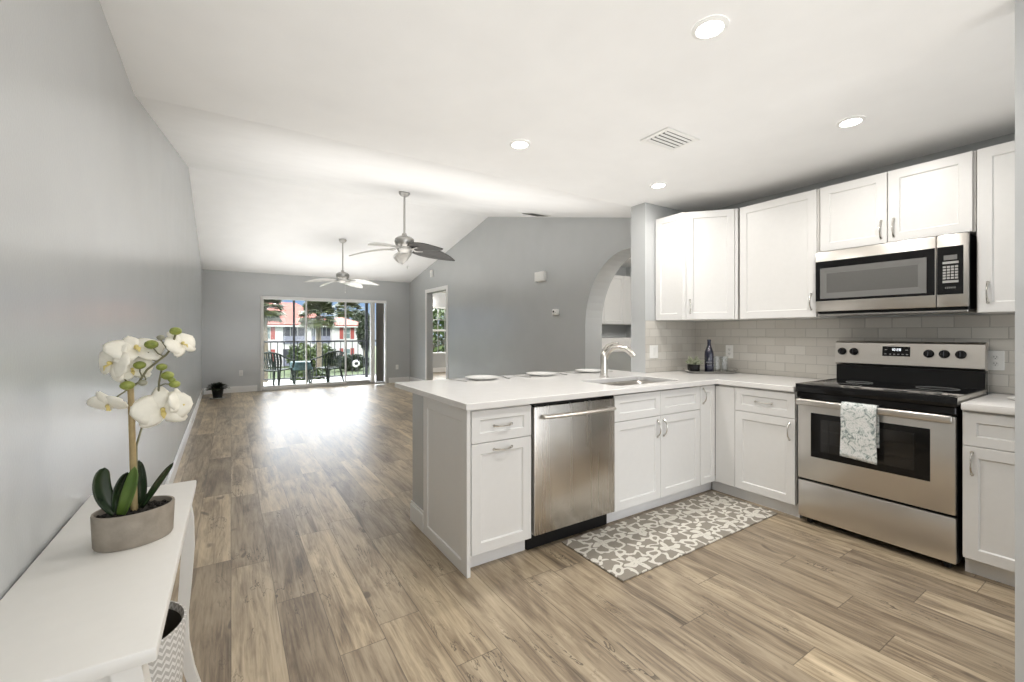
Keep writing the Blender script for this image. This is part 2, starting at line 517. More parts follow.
# ------------------------------------------------------------------ mesh builder and object helpers
class MB:
    def __init__(self):
        self.b = bmesh.new()

    def _add(self, tmp, mx=None):
        if mx is not None:
            bmesh.ops.transform(tmp, matrix=mx, verts=tmp.verts)
        me_ = bpy.data.meshes.new('tmp')
        tmp.to_mesh(me_)
        tmp.free()
        self.b.from_mesh(me_)
        bpy.data.meshes.remove(me_)
        return self

    def box(self, x0, x1, y0, y1, z0, z1, bev=0.0, seg=2, mx=None):
        t = bmesh.new()
        bmesh.ops.create_cube(t, size=1)
        bmesh.ops.transform(t, verts=t.verts, matrix=Matrix.Translation(((x0 + x1) / 2, (y0 + y1) / 2, (z0 + z1) / 2)) @
                            Matrix.Diagonal((abs(x1 - x0), abs(y1 - y0), abs(z1 - z0), 1)))
        if bev:
            bmesh.ops.bevel(t, geom=t.edges[:], offset=bev, segments=seg, profile=0.5, affect='EDGES')
        return self._add(t, mx)

    def cyl(self, p0, p1, r0, r1=None, seg=20):
        return self.tube([p0, p1], [r0, r0 if r1 is None else r1], seg)

    def tube(self, pts, r, seg=10, flat=1.0, closed=True):
        pts = [Vector(p) for p in pts]
        rs = r if isinstance(r, (list, tuple)) else [r] * len(pts)
        t = bmesh.new()
        rings = []
        up = Vector((0, 0, 1))
        prev = None
        for i, p in enumerate(pts):
            if i == 0:
                d = pts[1] - pts[0]
            elif i == len(pts) - 1:
                d = pts[-1] - pts[-2]
            else:
                d = (pts[i + 1] - pts[i]).normalized() + (pts[i] - pts[i - 1]).normalized()
            d.normalize()
            if prev is None:
                a = up.cross(d)
                if a.length < 1e-3:
                    a = Vector((1, 0, 0)).cross(d)
            else:
                a = prev - d * prev.dot(d)
            a.normalize()
            prev = a
            c = d.cross(a)
            rings.append([t.verts.new(p + (a * math.cos(2 * PI * k / seg) + c * flat * math.sin(2 * PI * k / seg)) * rs[i]) for k in range(seg)])
        for i in range(len(rings) - 1):
            for k in range(seg):
                t.faces.new((rings[i][k], rings[i][(k + 1) % seg], rings[i + 1][(k + 1) % seg], rings[i + 1][k]))
        if closed:
            t.faces.new(rings[0][::-1])
            t.faces.new(rings[-1])
        return self._add(t)

    def lathe(self, prof, seg=28, c=(0, 0, 0), sx=1.0, sy=1.0, mx=None):
        """prof: list of (radius, z); ends with radius 0 are closed"""
        t = bmesh.new()
        rings = []
        for r, z in prof:
            if r < 1e-6:
                rings.append([t.verts.new((c[0], c[1], c[2] + z))])
            else:
                rings.append([t.verts.new((c[0] + r * sx * math.cos(2 * PI * k / seg), c[1] + r * sy * math.sin(2 * PI * k / seg), c[2] + z)) for k in range(seg)])
        for a, b2 in zip(rings, rings[1:]):
            for k in range(seg):
                k2 = (k + 1) % seg
                if len(a) == 1 and len(b2) == 1:
                    continue
                if len(a) == 1:
                    t.faces.new((a[0], b2[k2], b2[k]))
                elif len(b2) == 1:
                    t.faces.new((a[k], a[k2], b2[0]))
                else:
                    t.faces.new((a[k], a[k2], b2[k2], b2[k]))
        return self._add(t, mx)

    def poly(self, verts, faces, mx=None):
        t = bmesh.new()
        vs = [t.verts.new(v) for v in verts]
        for f in faces:
            t.faces.new([vs[i] for i in f])
        return self._add(t, mx)

    def prism(self, outline, vec, mx=None):
        """planar outline (3D points) extruded along vec"""
        n = len(outline)
        o = [Vector(p) for p in outline]
        v = Vector(vec)
        vs = o + [p + v for p in o]
        fs = [list(range(n))[::-1], list(range(n, 2 * n))]
        fs += [[i, (i + 1) % n, n + (i + 1) % n, n + i] for i in range(n)]
        self.poly(vs, fs, mx)
        return self

    def shaker(self, x0, z0, w, h, fw=0.056, rec=0.009, t=0.019, y=0.0, mx=None):
        x1, z1 = x0 + w, z0 + h
        e = 0.0015
        s = 0.006
        def rect(d, yy):
            return [(x0 + d, yy, z0 + d), (x1 - d, yy, z0 + d), (x1 - d, yy, z1 - d), (x0 + d, yy, z1 - d)]
        V = rect(0, y + e) + rect(e, y) + rect(fw, y) + rect(fw + s, y + rec) + rect(0, y + t)
        F = []
        def ring(a, b2):
            for k in range(4):
                k2 = (k + 1) % 4
                F.append((a + k, a + k2, b2 + k2, b2 + k))
        ring(0, 4)
        ring(4, 8)
        ring(8, 12)
        F.append((12, 13, 14, 15))
        ring(16, 0)
        F.append((19, 18, 17, 16))
        return self.poly(V, F, mx)

    def ball(self, c, r, sub=2, sc=(1, 1, 1), mx=None):
        t = bmesh.new()
        bmesh.ops.create_icosphere(t, subdivisions=sub, radius=r)
        bmesh.ops.transform(t, verts=t.verts, matrix=Matrix.Translation(c) @ Matrix.Diagonal((*sc, 1)))
        return self._add(t, mx)

    def build(self, name, mat, parent=None, smooth=True, angle=35, recalc=True):
        if recalc:
            bmesh.ops.recalc_face_normals(self.b, faces=self.b.faces)
        me_ = bpy.data.meshes.new(name)
        self.b.to_mesh(me_)
        self.b.free()
        me_.materials.append(mat)
        if smooth:
            me_.polygons.foreach_set('use_smooth', [True] * len(me_.polygons))
            me_.set_sharp_from_angle(angle=math.radians(angle))
        o = bpy.data.objects.new(name, me_)
        COL.objects.link(o)
        if parent is not None:
            o.parent = parent
        return o


def tag(o, label, cat, group=None):
    o['label'] = label
    o['category'] = cat
    if group:
        o['group'] = group
    return o


def thing(name, label, cat, loc=(0, 0, 0), rz=0.0, group=None):
    o = bpy.data.objects.new(name, None)
    o.empty_display_size = 0.05
    COL.objects.link(o)
    o.location = loc
    o.rotation_euler = (0, 0, rz)
    return tag(o, label, cat, group)


def struct(o, label=None, cat=None):
    o['kind'] = 'structure'
    if label:
        o['label'] = label
    if cat:
        o['category'] = cat
    return o


def dup(root, loc, rz=None, label=None, name=None):
    r = root.copy()
    COL.objects.link(r)
    r.location = loc
    if rz is not None:
        r.rotation_euler = (0, 0, rz)
    if label:
        r['label'] = label
    for ch in list(root.children):
        c = ch.copy()
        COL.objects.link(c)
        c.parent = r
        for g in list(ch.children):
            d = g.copy()
            COL.objects.link(d)
            d.parent = c
    return r


# ------------------------------------------------------------------ the room
XW = 3.95            # right wall face
YF = 11.10           # far wall face
def lwx(y):
    return -0.375 - 0.0115 * y
def ceil_z(y):
    if y < 2.88:
        return 2.48
    if y < 6.93:
        return 2.48 + (y - 2.88) * 0.92 / 4.05
    return 3.40 - (y - 6.93) * 0.80 / 4.17

struct(MB().box(-0.75, 4.4, -3, 11.12, -0.15, 0).build('floor', M['floor'], smooth=False), 'grey-brown wood plank floor', 'floor')
prof = [(-3, 2.48), (2.88, 2.48), (6.93, 3.40), (11.3, 2.562), (11.3, 2.76), (6.93, 3.60), (2.88, 2.68), (-3, 2.68)]
struct(MB().prism([(-0.75, y, z) for y, z in prof], (5.15, 0, 0)).build('ceiling', M['ceiling'], smooth=False), 'white vaulted ceiling', 'ceiling')

tops = [(11.1, ceil_z(11.1) + .02), (6.93, 3.42), (2.88, 2.50), (-3, 2.50)]
out = [(-3, 0), (11.1, 0)] + tops
fr = [(lwx(y), y, z) for y, z in out]
n = len(fr)
vs = fr + [(x_ - 0.12, y, z) for x_, y, z in fr]
fs = [list(range(n)), list(range(n, 2 * n))[::-1]] + [[i, (i + 1) % n, n + (i + 1) % n, n + i] for i in range(n)]
struct(MB().poly(vs, fs).build('wall_left', M['wall'], smooth=False), 'long grey wall on the left', 'wall')

# right wall: near half with the arch, far half with a doorway
arc = [(3.60 + 0.74 * math.cos(a), 1.38 + 0.90 * math.sin(a)) for a in [PI * k / 28 for k in range(29)]]
near = [(-3, 0), (arc[-1][0], 0)] + arc[::-1] + [(arc[0][0], 0), (6.0, 0), (6.0, ceil_z(6.0) + .02), (2.88, 2.50), (-3, 2.50)]
far = [(6.0, 0), (8.774, 0), (8.774, 2.235), (9.90, 2.235), (9.90, 0), (11.1, 0), (11.1, ceil_z(11.1) + .02), (6.93, 3.42), (6.0, ceil_z(6.0) + .02)]
wr = MB().prism([(XW, y, z) for y, z in near], (0.30, 0, 0)).prism([(XW, y, z) for y, z in far], (0.15, 0, 0))
struct(wr.build('wall_right', M['wall'], smooth=False), 'grey gable wall on the right with the arch', 'wall')

# far wall with the sliding-door opening
DX0, DX1, DZ = 0.545, 3.335, 2.105
fw_ = [(-0.62, 0), (DX0, 0), (DX0, DZ), (DX1, DZ), (DX1, 0), (4.1, 0), (4.1, 2.62), (-0.62, 2.62)]
struct(MB().prism([(x_, YF, z) for x_, z in fw_], (0, 0.18, 0)).build('wall_far', M['wall'], smooth=False), 'grey far wall around the sliding door', 'wall')
# partition that ends the kitchen, and the wall end close on the right
struct(MB().box(3.20, XW - .001, 2.71, 2.88, 0, 2.479).build('wall_partition', M['wall'], smooth=False), 'short grey wall end beside the corner cabinet', 'wall')
struct(MB().box(2.35, 2.47, -3, 0.338, 0, 2.479).build('wall_near', M['wall'], smooth=False), 'grey wall end close to the viewer at right', 'wall')
struct(MB().box(1.045, 3.198, 2.655, 2.88, 0.0, 0.872).build('wall_peninsula', M['wall'], smooth=False), 'low grey wall behind the base cabinets', 'wall')
# unseen back of the room: opening made to let light in, header trims sun
struct(MB().box(-0.6, 3.95, -3.12, -3.0, 2.15, 2.60).build('wall_back', M['wall'], smooth=False), 'unseen header over the opening made for light behind the viewer', 'wall')

# baseboards
def board(name, pts, side, h=0.135, t=0.014, label=None):
    b_ = MB()
    for (x0, y0), (x1, y1) in pts:
        d = Vector((x1 - x0, y1 - y0, 0))
        ln = d.length
        ang = math.atan2(d.y, d.x)
        mx = Matrix.Translation((x0, y0, 0)) @ Matrix.Rotation(ang, 4, 'Z')
        s0, s1 = (0.0005, t) if side > 0 else (-t, -0.0005)
        b_.box(0, ln, s0, s1, 0.0005, h - .02, 0.002, 1, mx)
        b_.box(0, ln, s0, s0 + (s1 - s0) * .6 if side > 0 else s1, h - .02, h, 0.002, 1, mx) if side > 0 else \
            b_.box(0, ln, -t * .6, s1, h - .02, h, 0.002, 1, mx)
    return struct(b_.build(name, M['trim'], smooth=False), label, 'baseboard')
board('baseboard_left', [((lwx(-3), -3), (lwx(11.09), 11.09))], -1, label='white baseboard along the left wall')
board('baseboard_far', [((-0.48, YF), (DX0 - .06, YF)), ((DX1 + .06, YF), (XW - .02, YF))], -1, label='white baseboard along the far wall')
board('baseboard_right', [((XW, 4.36), (XW, 8.69)), ((XW, 9.985), (XW, YF - .02))], 1, label='white baseboard along the right wall')
board('baseboard_peninsula', [((1.045, 2.655), (1.045, 2.89))], 1, label='white baseboard on the end of the low wall')

# tiled backsplash
bs = MB().box(3.202, XW - .009, 2.702, 2.7095, 0.9155, 1.394)
struct(bs.build('wall_backsplash_partition', M['tile'], smooth=False), 'grey subway tile on the short wall', 'tile')
bs = MB().box(XW - .0085, XW - .0005, -0.10, 2.7095, 0.9155, 1.394)
struct(bs.build('wall_backsplash_right', M['tile'], smooth=False), 'grey subway tile behind the range', 'tile')

# sliding door
door = struct(thing('door_1', 'white framed sliding glass door to the balcony', 'door', (0, YF, 0)))
f = MB()
T = 0.032
f.box(DX0 + .001, DX0 + T, -0.012, 0.16, 0.0, DZ - .001, 0.004, 1)
f.box(DX1 - T, DX1 - .001, -0.012, 0.16, 0.0, DZ - .001, 0.004, 1)
f.box(DX0 + T, DX1 - T, -0.012, 0.16, DZ - 0.04, DZ - .001, 0.004, 1)
f.build('frame', M['trim'], door, False)
f = MB()
f.box(DX0 + T, DX1 - T, 0.0, 0.16, 0.001, 0.025, 0.003, 1)
for dy in (0.04, 0.085, 0.13):
    f.box(DX0 + T, DX1 - T, dy - .006, dy + .006, 0.025, 0.04)
f.build('track', M['nickel_dark'], door, False)
def panel(x0, x1, dy, stile_mats):
    fm = MB()
    fm.box(x0 + .03, x1 - .03, dy - .014, dy + .014, 0.042, 0.10, .003, 1)
    fm.box(x0 + .03, x1 - .03, dy - .014, dy + .014, DZ - 0.075, DZ - .042, .003, 1)
    fm.box(x0, x0 + .03, dy - .014, dy + .014, 0.042, DZ - .042, .003, 1)
    fm.box(x1 - .03, x1, dy - .014, dy + .014, 0.042, DZ - .042, .003, 1)
    p = fm.build('panel', stile_mats, door, False)
    MB().box(x0 + .028, x1 - .028, dy - .003, dy + .003, 0.095, DZ - .07).build('pane', M['pane'], p, False)
panel(DX0 + T + .002, 1.49, 0.04, M['trim'])
panel(1.46, 2.375, 0.085, M['trim'])
panel(2.345, DX1 - T - .24, 0.13, M['nickel_dark'])
f = MB().box(2.955, 3.05, 0.02, 0.155, 0.041, DZ - .041, .004, 1)
f.build('jamb', M['trim'], door, False)

# doorway casing into the side room
f = MB()
f.box(XW - .016, XW + .152, 8.69, 8.774, 0, 2.32, .004, 1)
f.box(XW - .016, XW + .152, 9.90, 9.985, 0, 2.32, .004, 1)
f.box(XW - .016, XW + .152, 8.774, 9.90, 2.2355, 2.32, .004, 1)
struct(f.build('trim_1', M['trim'], smooth=False), 'white casing of the side doorway', 'casing')

# side room beyond the doorway
sr = MB()
WX0, WX1, WZ0, WZ1 = 5.40, 6.25, 0.60, 2.13
sr.prism([(4.3, 13.3, 0), (4.3, 13.3, 2.6), (8.2, 13.3, 2.6), (8.2, 13.3, 0), (WX1, 13.3, 0), (WX1, 13.3, WZ0), (WX1, 13.3, WZ1), (WX0, 13.3, WZ1), (WX0, 13.3, WZ0), (WX1 - .0005, 13.3, WZ0 - .0005), (WX1 - .0005, 13.3, 0)], (0, 0.14, 0))
sr.box(8.2, 8.3, 7.4, 13.4, 0, 2.6)
sr.box(4.26, 8.3, 7.3, 7.4, 0, 2.6)
sr.box(4.10, 4.26, 11.28, 13.44, 0, 2.6)
struct(sr.build('wall_sideroom', M['wall'], smooth=False), 'grey walls of the side room', 'wall')
struct(MB().box(4.11, 8.3, 7.3, 13.3, -.1, -.001).build('floor_sideroom', M['floor'], smooth=False), 'floor of the side room', 'floor')
struct(MB().box(4.27, 8.3, 7.3, 13.44, 2.6, 2.7).build('ceiling_sideroom', M['ceiling'], smooth=False), 'white ceiling of the side room', 'ceiling')
struct(MB().box(4.28, 8.2, 13.284, 13.2995, 0.0, 0.15, .003, 1).build('baseboard_sideroom', M['trim'], smooth=False), 'white baseboard under the side room window', 'baseboard')
win = struct(thing('window_1', 'white grid window in the side room', 'window', (0, 13.3, 0)))
f = MB()
for a, b2 in ((WX0, WX0 + .05), (WX1 - .05, WX1)):
    f.box(a, b2, -.012, .10, WZ0, WZ1, .003, 1)
f.box(WX0 + .05, WX1 - .05, -.012, .10, WZ0, WZ0 + .05, .003, 1)
f.box(WX0 + .05, WX1 - .05, -.012, .10, WZ1 - .05, WZ1, .003, 1)
f.box(WX0 + .05, WX1 - .05, .02, .07, (WZ0 + WZ1) / 2 - .03, (WZ0 + WZ1) / 2 + .03, .003, 1)
f.build('window_frame', M['trim'], win, False)
f = MB()
for k in (1, 2):
    xx = WX0 + .05 + (WX1 - WX0 - .1) * k / 3
    f.box(xx - .011, xx + .011, .03, .05, WZ0 + .05, WZ1 - .05)
for zz in (WZ0 + .42, WZ1 - .42):
    f.box(WX0 + .05, WX1 - .05, .031, .049, zz - .011, zz + .011)
f.build('muntin', M['nickel_dark'], win, False)
MB().box(WX0 + .05, WX1 - .05, .052, .056, WZ0 + .05, WZ1 - .05).build('pane', M['pane'], win, False)

# room beyond the arch
sr = MB()
sr.box(4.26, 6.2, 5.70, 5.82, 0, 2.5)
sr.box(6.2, 6.32, 1.6, 5.82, 0, 2.5)
sr.box(4.26, 6.2, 1.6, 1.72, 0, 2.5)
struct(sr.build('wall_archroom', M['wall'], smooth=False), 'grey walls of the room beyond the arch', 'wall')
struct(MB().box(4.27, 6.32, 1.6, 5.82, -.1, -.001).build('floor_archroom', M['floor'], smooth=False), 'floor of the room beyond the arch', 'floor')
struct(MB().box(4.26, 6.32, 1.6, 5.82, 2.5, 2.6).build('ceiling_archroom', M['ceiling'], smooth=False), 'white ceiling of the room beyond the arch', 'ceiling')


# ------------------------------------------------------------------ kitchen helpers
def bow(mb, cx, cz, ln, vertical, y=0.0, out_=0.030):
    pts, rs = [], []
    N = 12
    for k in range(N + 1):
        s = -1 + 2 * k / N
        d = out_ * (1 - abs(s) ** 2.6)
        pts.append((cx, y - d + 0.001, cz + s * ln / 2) if vertical else (cx + s * ln / 2, y - d + 0.001, cz))
        rs.append(0.0042 + 0.0022 * abs(s) ** 3)
    mb.tube(pts, rs, 8)
    for s in (-1, 1):
        q = (cx, y, cz + s * ln / 2) if vertical else (cx + s * ln / 2, y, cz)
        mb.cyl((q[0], q[1] - .0005, q[2]), (q[0], q[1] - .004, q[2]), 0.0085, 0.007, 10)
    return mb


def front(parent, name, x0, z0, w, h, handle=None, fw=0.056, y=0.0):
    o = MB().shaker(x0, z0, w, h, fw=fw, y=y).build(name, M['cab'], parent, True, 25)
    if handle:
        hx, hz, vert = handle
        bow(MB(), hx, hz, 0.115, vert, y).build('handle', M['nickel'], o)
    return o

KZ = 0.105           # toe-kick height
CT = 0.876           # carcass top

def base_body(parent, w, d, x0=0.0, kick=True, z0=KZ):
    MB().box(x0 + .001, x0 + w - .001, 0.0205, d, z0, CT - .001).build('body', M['cab_in'], parent, False)
    if kick:
        MB().box(x0 + .001, x0 + w - .001, 0.072, d - .02, 0.001, z0 - .0005).build('toe_kick', M['kick'], parent, False)


# --- peninsula, fronts on the plane y = 2.05
YP = 2.05
t = thing('base_cabinet', 'white end cabinet of the peninsula with a shaker side panel, left of the dishwasher', 'cabinet', (1.055, YP, 0))
base_body(t, 0.402, 0.60)
front(t, 'drawer', 0.012, 0.692, 0.385, 0.173, (0.205, 0.775, False), 0.05)
front(t, 'door', 0.012, 0.10, 0.385, 0.588, (0.205, 0.648, False))
mxp = Matrix.Translation((-0.0225, 0.602, 0)) @ Matrix.Rotation(-PI / 2, 4, 'Z')
MB().shaker(0.0, 0.001, 0.614, CT - .002, fw=0.065, rec=0.007, t=0.021, mx=mxp).build('end_panel', M['cab'], t, True, 25)

t = thing('base_cabinet', 'white double-door sink cabinet right of the dishwasher', 'cabinet', (2.118, YP, 0))
f = MB()
f.box(.001, .019, .0205, .595, KZ, CT - .001).box(.913, .931, .0205, .595, KZ, CT - .001)
f.box(.019, .913, .0205, .595, KZ, KZ + .018).box(.019, .913, .577, .595, KZ + .018, CT - .001)
f.build('body', M['cab_in'], t, False)
MB().box(.001, .931, .072, .575, .001, KZ - .0005).build('toe_kick', M['kick'], t, False)
front(t, 'drawer', 0.003, 0.692, 0.462, 0.173, None, 0.05)
front(t, 'drawer', 0.468, 0.692, 0.462, 0.173, None, 0.05)
front(t, 'door', 0.003, 0.10, 0.462, 0.588, (0.432, 0.60, True))
front(t, 'door', 0.468, 0.10, 0.462, 0.588, (0.500, 0.60, True))

t = thing('base_cabinet', 'narrow white full-height door cabinet in the inner corner right of the sink cabinet', 'cabinet', (3.051, YP, 0))
base_body(t, 0.209, 0.595, kick=False)
MB().box(.001, .258, .072, .30, .001, KZ - .0005).build('toe_kick', M['kick'], t, False)
front(t, 'door', 0.003, 0.10, 0.192, 0.765, (0.036, 0.79, True), 0.05)

# --- dishwasher
t = thing('dishwasher', 'stainless steel dishwasher with bar handle built into the peninsula', 'dishwasher', (1.459, YP, 0))
W = 0.656
MB().box(.004, W - .004, .03, .58, .105, CT - .003).build('body', M['black'], t, False)
MB().box(.004, W - .004, .06, .10, .003, .104).build('toe_panel', M['black'], t, False)
MB().box(.006, W - .006, -.006, .029, .856, .8725, .002, 1).build('control_strip', M['black_gloss'], t, False)
d = MB().box(.005, W - .005, -.016, .029, .112, .855, .006, 2).build('door', M['steel_v'], t)
h = MB()
pts = []
for k in range(13):
    s = -1 + 2 * k / 12
    pts.append((W / 2 + s * .285, -.048 - .014 * (1 - s * s), .795))
h.tube(pts, .0165, 12, 0.62)
h.build('handle', M['steel'], d)
for s in (-1, 1):
    MB().box(W / 2 + s * .268 - .013, W / 2 + s * .268 + .013, -.046, -.0155, .783, .807, .003, 1).build('handle_bracket', M['nickel_dark'], d)

# --- range-side bases: fronts face -X on the plane x = 3.245
XR = 3.245
t = thing('base_cabinet', 'white drawer-over-door cabinet between the inner corner and the range', 'cabinet', (XR, 2.029, 0), -PI / 2)
MB().box(0.001, 0.567, 0.0205, 0.10, KZ, CT - .001).build('body', M['cab_in'], t, False)
t2 = MB().box(0.152, 0.566, 0.101, XW - XR - .012, KZ, CT - .001).build('box_side', M['cab_in'], t, False)
MB().box(-0.088, 0.566, 0.067, 0.30, 0.001, KZ - .0005).build('toe_kick', M['kick'], t, False)
MB().box(-0.0185, 0.138, 0.002, 0.0200, 0.10, 0.86, .001, 1).build('filler', M['cab'], t, False)
front(t, 'drawer', 0.142, 0.692, 0.423, 0.173, (0.354, 0.775, False), 0.05)
front(t, 'door', 0.142, 0.10, 0.423, 0.588, (0.530, 0.60, True))

t = thing('base_cabinet', 'white drawer-over-door cabinet right of the range', 'cabinet', (XR, 0.655, 0), -PI / 2)
base_body(t, 0.61, XW - XR - .012)
front(t, 'drawer', 0.006, 0.692, 0.60, 0.173, (0.306, 0.775, False), 0.05)
front(t, 'door', 0.006, 0.10, 0.60, 0.588, (0.040, 0.60, True))

# --- worktop: one L-shaped slab with the sink cut-out
CZ0, CZ1 = 0.877, 0.914
SX0, SX1, SY0, SY1 = 2.245, 2.94, 2.135, 2.545
L_out = [(1.02, 2.02), (3.222, 2.02), (3.222, 1.462), (XW - .010, 1.462), (XW - .010, 2.700), (3.197, 2.700), (3.197, 3.195), (1.02, 3.195)]
hole = []
rr = 0.06
for cx_, cy_, a0 in ((SX1 - rr, SY1 - rr, 0), (SX0 + rr, SY1 - rr, PI / 2), (SX0 + rr, SY0 + rr, PI), (SX1 - rr, SY0 + rr, 1.5 * PI)):
    for k in range(5):
        a = a0 + PI / 2 * k / 4
        hole.append((cx_ + rr * math.cos(a), cy_ + rr * math.sin(a)))
bmw = bmesh.new()
edges = []
for loop in (L_out, hole):
    vv = [bmw.verts.new((x_, y_, CZ1)) for x_, y_ in loop]
    edges += [bmw.edges.new((vv[i], vv[(i + 1) % len(vv)])) for i in range(len(vv))]
bmesh.ops.triangle_fill(bmw, use_beauty=True, use_dissolve=True, edges=edges)
ret = bmesh.ops.extrude_face_region(bmw, geom=bmw.faces[:])
bmesh.ops.translate(bmw, verts=[v for v in ret['geom'] if isinstance(v, bmesh.types.BMVert)], vec=(0, 0, CZ0 - CZ1))
mbw = MB()
mbw.b.free()
mbw.b = bmw
o = mbw.build('worktop', M['quartz'], smooth=False)
bv = o.modifiers.new('edge', 'BEVEL')
bv.width = 0.004
bv.segments = 2
bv.limit_method = 'ANGLE'
tag(o, 'long white quartz worktop of the peninsula, wrapping the corner to the range', 'worktop')
o = MB().box(3.222, XW - .010, 0.03, 0.652, CZ0, CZ1, .004, 2).build('worktop', M['quartz'])
tag(o, 'short white quartz worktop right of the range', 'worktop')

# --- sink and faucet
t = thing('sink', 'undermount steel sink set in the peninsula worktop', 'sink', ((SX0 + SX1) / 2, (SY0 + SY1) / 2, CZ0))
def rrect(hx, hy, r, z):
    o_ = []
    for cx_, cy_, a0 in ((hx - r, hy - r, 0), (-hx + r, hy - r, PI / 2), (-hx + r, -hy + r, PI), (hx - r, -hy + r, 1.5 * PI)):
        for k in range(5):
            a = a0 + PI / 2 * k / 4
            o_.append((cx_ + r * math.cos(a), cy_ + r * math.sin(a), z))
    return o_
hx, hy = (SX1 - SX0) / 2, (SY1 - SY0) / 2
rings = [rrect(hx + .022, hy + .022, .07, -.0015), rrect(hx + .004, hy + .004, .06, -.0015), rrect(hx - .004, hy - .004, .06, -.02),
         rrect(hx - .012, hy - .012, .06, -.17), rrect(hx - .04, hy - .04, .05, -.185)]
V = [v for r_ in rings for v in r_]
F = []
for i in range(len(rings) - 1):
    for k in range(20):
        F.append((i * 20 + k, i * 20 + (k + 1) % 20, (i + 1) * 20 + (k + 1) % 20, (i + 1) * 20 + k))
F.append([(len(rings) - 1) * 20 + k for k in range(20)])
MB().poly(V, F).build('basin', M['steel'], t)
MB().lathe([(0, -.181), (.03, -.181), (.042, -.1835), (.044, -.1845)], 20).build('drain', M['nickel'], t)

t = thing('faucet', 'brushed nickel pull-out faucet arching over the sink', 'faucet', (2.595, 2.625, CZ1), math.radians(-62))
MB().lathe([(0, 0), (.038, 0), (.038, .008), (.031, .014), (.029, .10), (.031, .155), (.028, .195), (.018, .212), (0, .214)], 24).build('body', M['nickel'], t)
sp = [(0.008, 0, .145), (.03, 0, .205), (.075, 0, .245), (.13, 0, .252), (.185, 0, .235), (.225, 0, .205), (.247, 0, .178)]
MB().tube(sp, [.021, .022, .021, .021, .022, .024, .021], 14).build('spout', M['nickel'], t)
MB().tube([(-.008, 0, .195), (.0, .0, .225), (.03, 0, .262), (.075, 0, .282), (.12, 0, .285)], [.018, .018, .014, .011, .009], 10).build('lever', M['nickel'], t)

# --- upper cabinets, z 1.395 .. 2.31
UZ0, UZ1 = 1.396, 2.340
P0, P1 = Vector((3.33, 2.41, 0)), Vector((3.62, 2.075, 0))
t = thing('wall_cabinet', 'white diagonal corner wall cabinet with shaker side panel, above the tray', 'wall cabinet', (0, 0, UZ0))
cb = MB().prism([(3.351, 2.4145, .001), (3.632, 2.0905, .001), (XW - .010, 2.0775, .001), (XW - .010, 2.7005, .001), (3.351, 2.7005, .001)], (0, 0, UZ1 - UZ0 - .002))
cb.build('body', M['cab_in'], t, False)
dv = P1 - P0
ang = math.atan2(dv.y, dv.x)
mxd = Matrix.Translation(P0) @ Matrix.Rotation(ang, 4, 'Z')
dw = dv.length
dr = MB().shaker(0.030, 0.004, dw - .06, UZ1 - UZ0 - .008, y=-.004, mx=mxd).build('door', M['cab'], t, True, 25)
hm = MB()
bow(hm, 0.062, 0.115, 0.115, True, -.004)
bmesh.ops.transform(hm.b, matrix=mxd, verts=hm.b.verts)
hm.build('handle', M['nickel'], dr)
MB().box(0.0, 0.027, .0, .0145, 0.001, UZ1 - UZ0 - .002, .001, 1, mxd).box(dw - .027, dw - .001, .0, .0145, 0.001, UZ1 - UZ0 - .002, .001, 1, mxd).build('stile', M['cab'], t, False)
mxs = Matrix.Translation((3.331, 2.7005, 0)) @ Matrix.Rotation(-PI / 2, 4, 'Z')
MB().shaker(0.0, 0.001, 0.287, UZ1 - UZ0 - .002, fw=0.055, rec=.008, t=.019, mx=mxs).build('end_panel', M['cab'], t, True, 25)

def upper(label, y1, w, z0, z1, doors, d=0.325):
    t_ = thing('wall_cabinet', label, 'wall cabinet', (3.615, y1, z0), -PI / 2)
    MB().box(.001, w - .001, .0205, d, .001, z1 - z0 - .001).build('body', M['cab_in'], t_, False)
    for x0, ww, hnd in doors:
        front(t_, 'door', x0, .003, ww, z1 - z0 - .006, hnd)
    return t_
upper('tall white wall cabinet between the diagonal corner cabinet and the microwave', 2.072, 0.598, UZ0, UZ1, [(.012, .574, (.553, .115, True))])
upper('short white double-door wall cabinet directly above the microwave', 1.472, 0.80, 1.868, UZ1, [(.012, .384, (.366, .095, True)), (.402, .386, (.432, .095, True))])
upper('tall white wall cabinet right of the microwave, cut by the wall end', 0.670, 0.60, UZ0, UZ1, [(.008, .584, (.048, .115, True))])

# --- microwave
t = thing('microwave', 'stainless over-the-range microwave with black glass front', 'microwave', (3.565, 1.470, 1.416), -PI / 2)
W, H = 0.783, 0.446
MB().box(.004, W - .004, .022, XW - 3.565 - .012, .002, H - .001, .004, 1).build('body', M['black'], t, False)
DW_ = .645
d = MB().box(.001, DW_ - .001, -.004, .021, .018, H - .001, .005, 2).build('door', M['steel'], t)
MB().box(.002, DW_ - .006, -.0058, -.0038, .092, .375, .0006, 1).build('door_glass', M['black_gloss'], d, False)
f = MB()
x0, x1, z0, z1 = .032, .602, .108, .325
i_ = .042
V = [(x0, -.0085, z0), (x1, -.0085, z0), (x1, -.0085, z1), (x0, -.0085, z1),
     (x0 + i_, -.0064, z0 + i_), (x1 - i_, -.0064, z0 + i_), (x1 - i_, -.0064, z1 - i_), (x0 + i_, -.0064, z1 - i_),
     (x0, -.0059, z0), (x1, -.0059, z0), (x1, -.0059, z1), (x0, -.0059, z1)]
f.poly(V, [(0, 1, 5, 4), (1, 2, 6, 5), (2, 3, 7, 6), (3, 0, 4, 7), (8, 9, 1, 0), (9, 10, 2, 1), (10, 11, 3, 2), (11, 8, 0, 3)])
f.build('window_bezel', M['mw_bezel'], d, False)
MB().box(x0 + i_ - .002, x1 - i_ + .002, -.0066, -.0060, z0 + i_ - .002, z1 - i_ + .002).build('window', M['mw_glass'], d, False)
